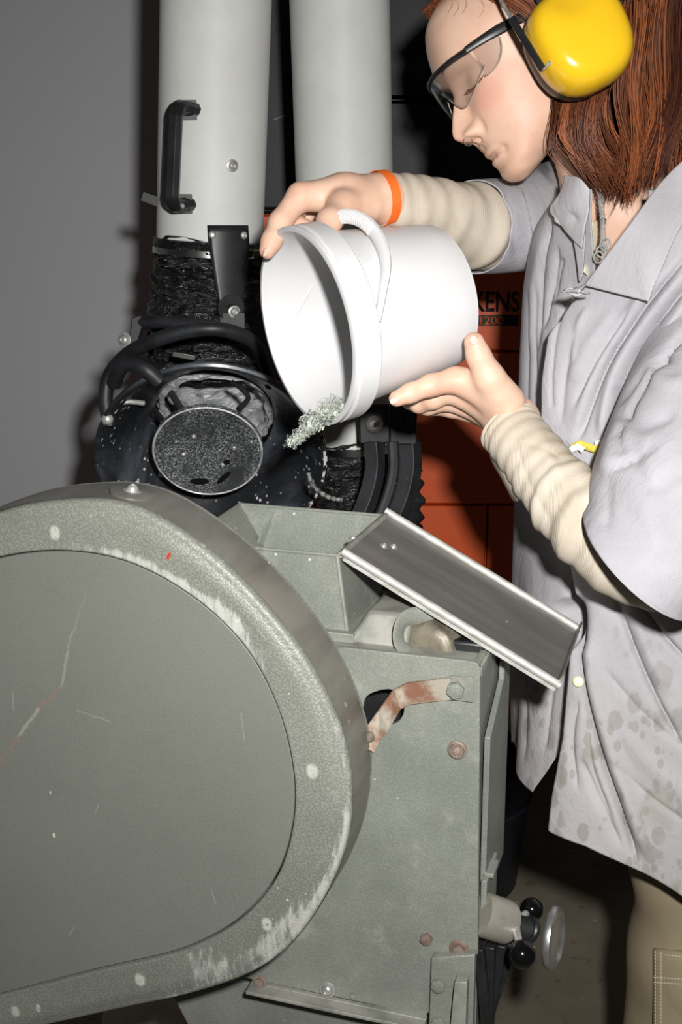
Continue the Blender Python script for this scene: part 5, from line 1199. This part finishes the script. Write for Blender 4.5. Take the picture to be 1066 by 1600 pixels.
# ================================================================ ear defenders and safety glasses
ed = thing('ear_defenders', 'bright yellow ear defenders with black wire headband over auburn hair', 'ear defenders', (0, 0, 0))
M['yellow'] = simple('glossy_yellow_plastic', 'EFC024', 'EBBA20', 6, .16, 0, 0, spec=.5)
ec = W(905, 64, 1.285); en_ = (lH * .96 + camR * .05 - camU * .0 + fH * .10).normalized(); ex_ = (uH - en_ * uH.dot(en_)).normalized(); ey_ = en_.cross(ex_)
def cup(g, rx, ry, prof, c, dent=0, n=72):
    L_ = []
    for r, h in prof:
        ring = []
        for i in range(n):
            a = 2 * math.pi * i / n; c_, s_ = math.cos(a), math.sin(a); q = 2 / 2.6
            X_ = rx * r * math.copysign(abs(c_) ** q, c_); Y_ = ry * r * math.copysign(abs(s_) ** q, s_) * (1 + .05 * c_)
            hh = h - dent * math.exp(-(((X_ - rx * .72) / (rx * .30)) ** 2 + ((Y_ ) / (ry * .50)) ** 2)) * (1 if h > .012 else 0)
            ring.append(tuple(c + ex_ * X_ + ey_ * Y_ + en_ * hh))
        L_.append(ring)
    return loops(g, L_, False, True)
cup(G(), .0525, .0490, [(.96, -.012), (1, -.008), (1, .004), (.985, .014), (.95, .022), (.88, .029), (.78, .0335), (.62, .036), (.4, .0372), (.2, .0378), (.05, .038)], ec, .010).build('ear_cup', M['yellow'], ed, smooth=60)
cup(G(), .0495, .0465, [(.6, -.034), (.9, -.035), (1.0, -.030), (1.02, -.022), (1.0, -.014), (.9, -.012)], ec).build('ear_cushion', M['blackplastic'], ed, smooth=60)
g = G(); pts = [W(772, -30, 1.30), W(783, 0, 1.285), W(800, 30, 1.272), W(824, 68, 1.262)]; g_tube(g, cat([tuple(p) for p in pts], 5), .0020, 8); wr_ = g.build('headband_wire', M['zinc'], ed)
g_tube(G(), [W(800, 30, 1.272), W(824, 69, 1.262), W(848, 108, 1.258)], .0038, 10).build('wire_sleeve', M['blackplastic'], wr_)
g_tube(G(), [W(848, 108, 1.258), W(880, 80, 1.262)], .002, 8).build('pivot_wire', M['zinc'], wr_)
far_c = ec - lH * .222 + uH * .03
cup(G(), .0535, .0515, [(.96, .012), (1, .008), (1, -.004), (.95, -.022), (.78, -.0335), (.4, -.0372), (.05, -.038)], far_c).build('ear_cup', M['yellow'], ed, smooth=60)
band = []
for t in np.linspace(0, 1, 30):
    a = math.pi * t; band.append(tuple(HL(-.012 + .03 * math.sin(a) * 0, .100 * math.cos(a), .12 + .145 * math.sin(a) ** .8)))
g_tube(G(), band, .011, 10, flat=.18, flatdir=tuple(fH)).build('headband', M['blackplastic'], ed)
sg = thing('safety_glasses', 'clear wraparound safety glasses with black temple arms on the face', 'glasses', (0, 0, 0))
n = NT('clear_polycarbonate'); tr_ = n.n.new('ShaderNodeBsdfTransparent'); tr_.inputs[0].default_value = (.93, .935, .94, 1); gl_ = n.n.new('ShaderNodeBsdfGlossy'); gl_.inputs['Roughness'].default_value = .04
lw = n.n.new('ShaderNodeLayerWeight'); lw.inputs['Blend'].default_value = .25; mx_ = n.n.new('ShaderNodeMixShader'); n.link(n.math('MULTIPLY_ADD', lw.outputs['Facing'], .35, .04), mx_.inputs[0]); n.link(tr_.outputs[0], mx_.inputs[1]); n.link(gl_.outputs[0], mx_.inputs[2])
n.link(mx_.outputs[0], n.n['Material Output'].inputs['Surface']); M['lens'] = n.m; M['rimclear'] = simple('clear_rim', 'A89890', None, rough=.15)
def visx(y, o=0): return .1035 - 7.5 * y * y + o
rows = []
for s in np.linspace(0, 1, 22):
    r = []
    for y in np.linspace(-.064, .064, 61):
        nb_ = math.exp(-(y / .014) ** 2); ay = abs(y)
        zt_ = .140 - .004 * (ay / .064) ** 2; zb_ = .092 + .022 * nb_ + .022 * max(0, (ay - .030) / .034) ** 1.4
        r.append(tuple(HL(visx(y) - .008 * s ** 2, y, zt_ + (zb_ - zt_) * s)))
    rows.append(r)
ln_ = g_grid(G(), rows).build('lens_shield', M['lens'], sg, smooth=180, solid=.0014)
for sgn in (1, -1):
    rows = []
    for s in np.linspace(0, 1, 9):
        r = []
        for t in np.linspace(0, 1, 14):
            x = visx(.064) - .004 - .030 * t; y = sgn * (.064 + .006 * t); zt_ = .134 + .002 * t; hh = .030 * math.sqrt(max(0.02, 1 - t ** 2.4))
            r.append(tuple(HL(x, y, zt_ - hh * s)))
        rows.append(r)
    g_grid(G(), rows).build('side_shield', M['lens'], sg, smooth=180, solid=.0012)
    edge = [(visx(.064) - .004 - .030 * t, sgn * (.0645 + .006 * t), .134 + .002 * t - .030 * math.sqrt(max(0.02, 1 - t ** 2.4))) for t in np.linspace(0, 1, 14)]
    g_tube(G(), hpath(edge), .0009, 6).build('shield_rim', M['rimclear'], sg)
for sgn in (1, -1): g_tube(G(), hpath([(visx(.0 + y) - .008, sgn * y, .092 + .022 * math.exp(-(y / .014) ** 2) + .022 * max(0, (y - .030) / .034) ** 1.4) for y in np.linspace(.004, .064, 20)]), .0007, 6).build('lens_rim', M['rimclear'], sg)
# brow bar and temples
by = [(visx(y) + .001, y, .140 - .004 * (abs(y) / .064) ** 2) for y in np.linspace(-.064, .064, 25)]
g_tube(G(), hpath(by), [.0022 + .001 * (abs(y_[1]) / .064) for y_ in by], 8).build('brow_bar', M['blackplastic'], sg)
for sgn in (1, -1):
    t_ = [(visx(.064) + .003, sgn * .0645, .1365), (.052, sgn * .073, .1375), (.03, sgn * .077, .138), (.0, sgn * .079, .138), (-.03, sgn * .078, .130)]
    C = cat(hpath(t_), 6); g_tube(G(), C, [.0034 + .0022 * min(1, i / 10) for i in range(len(C))], 10, flat=.45, flatdir=tuple(uH)).build('temple_arm', M['blackplastic'], sg)
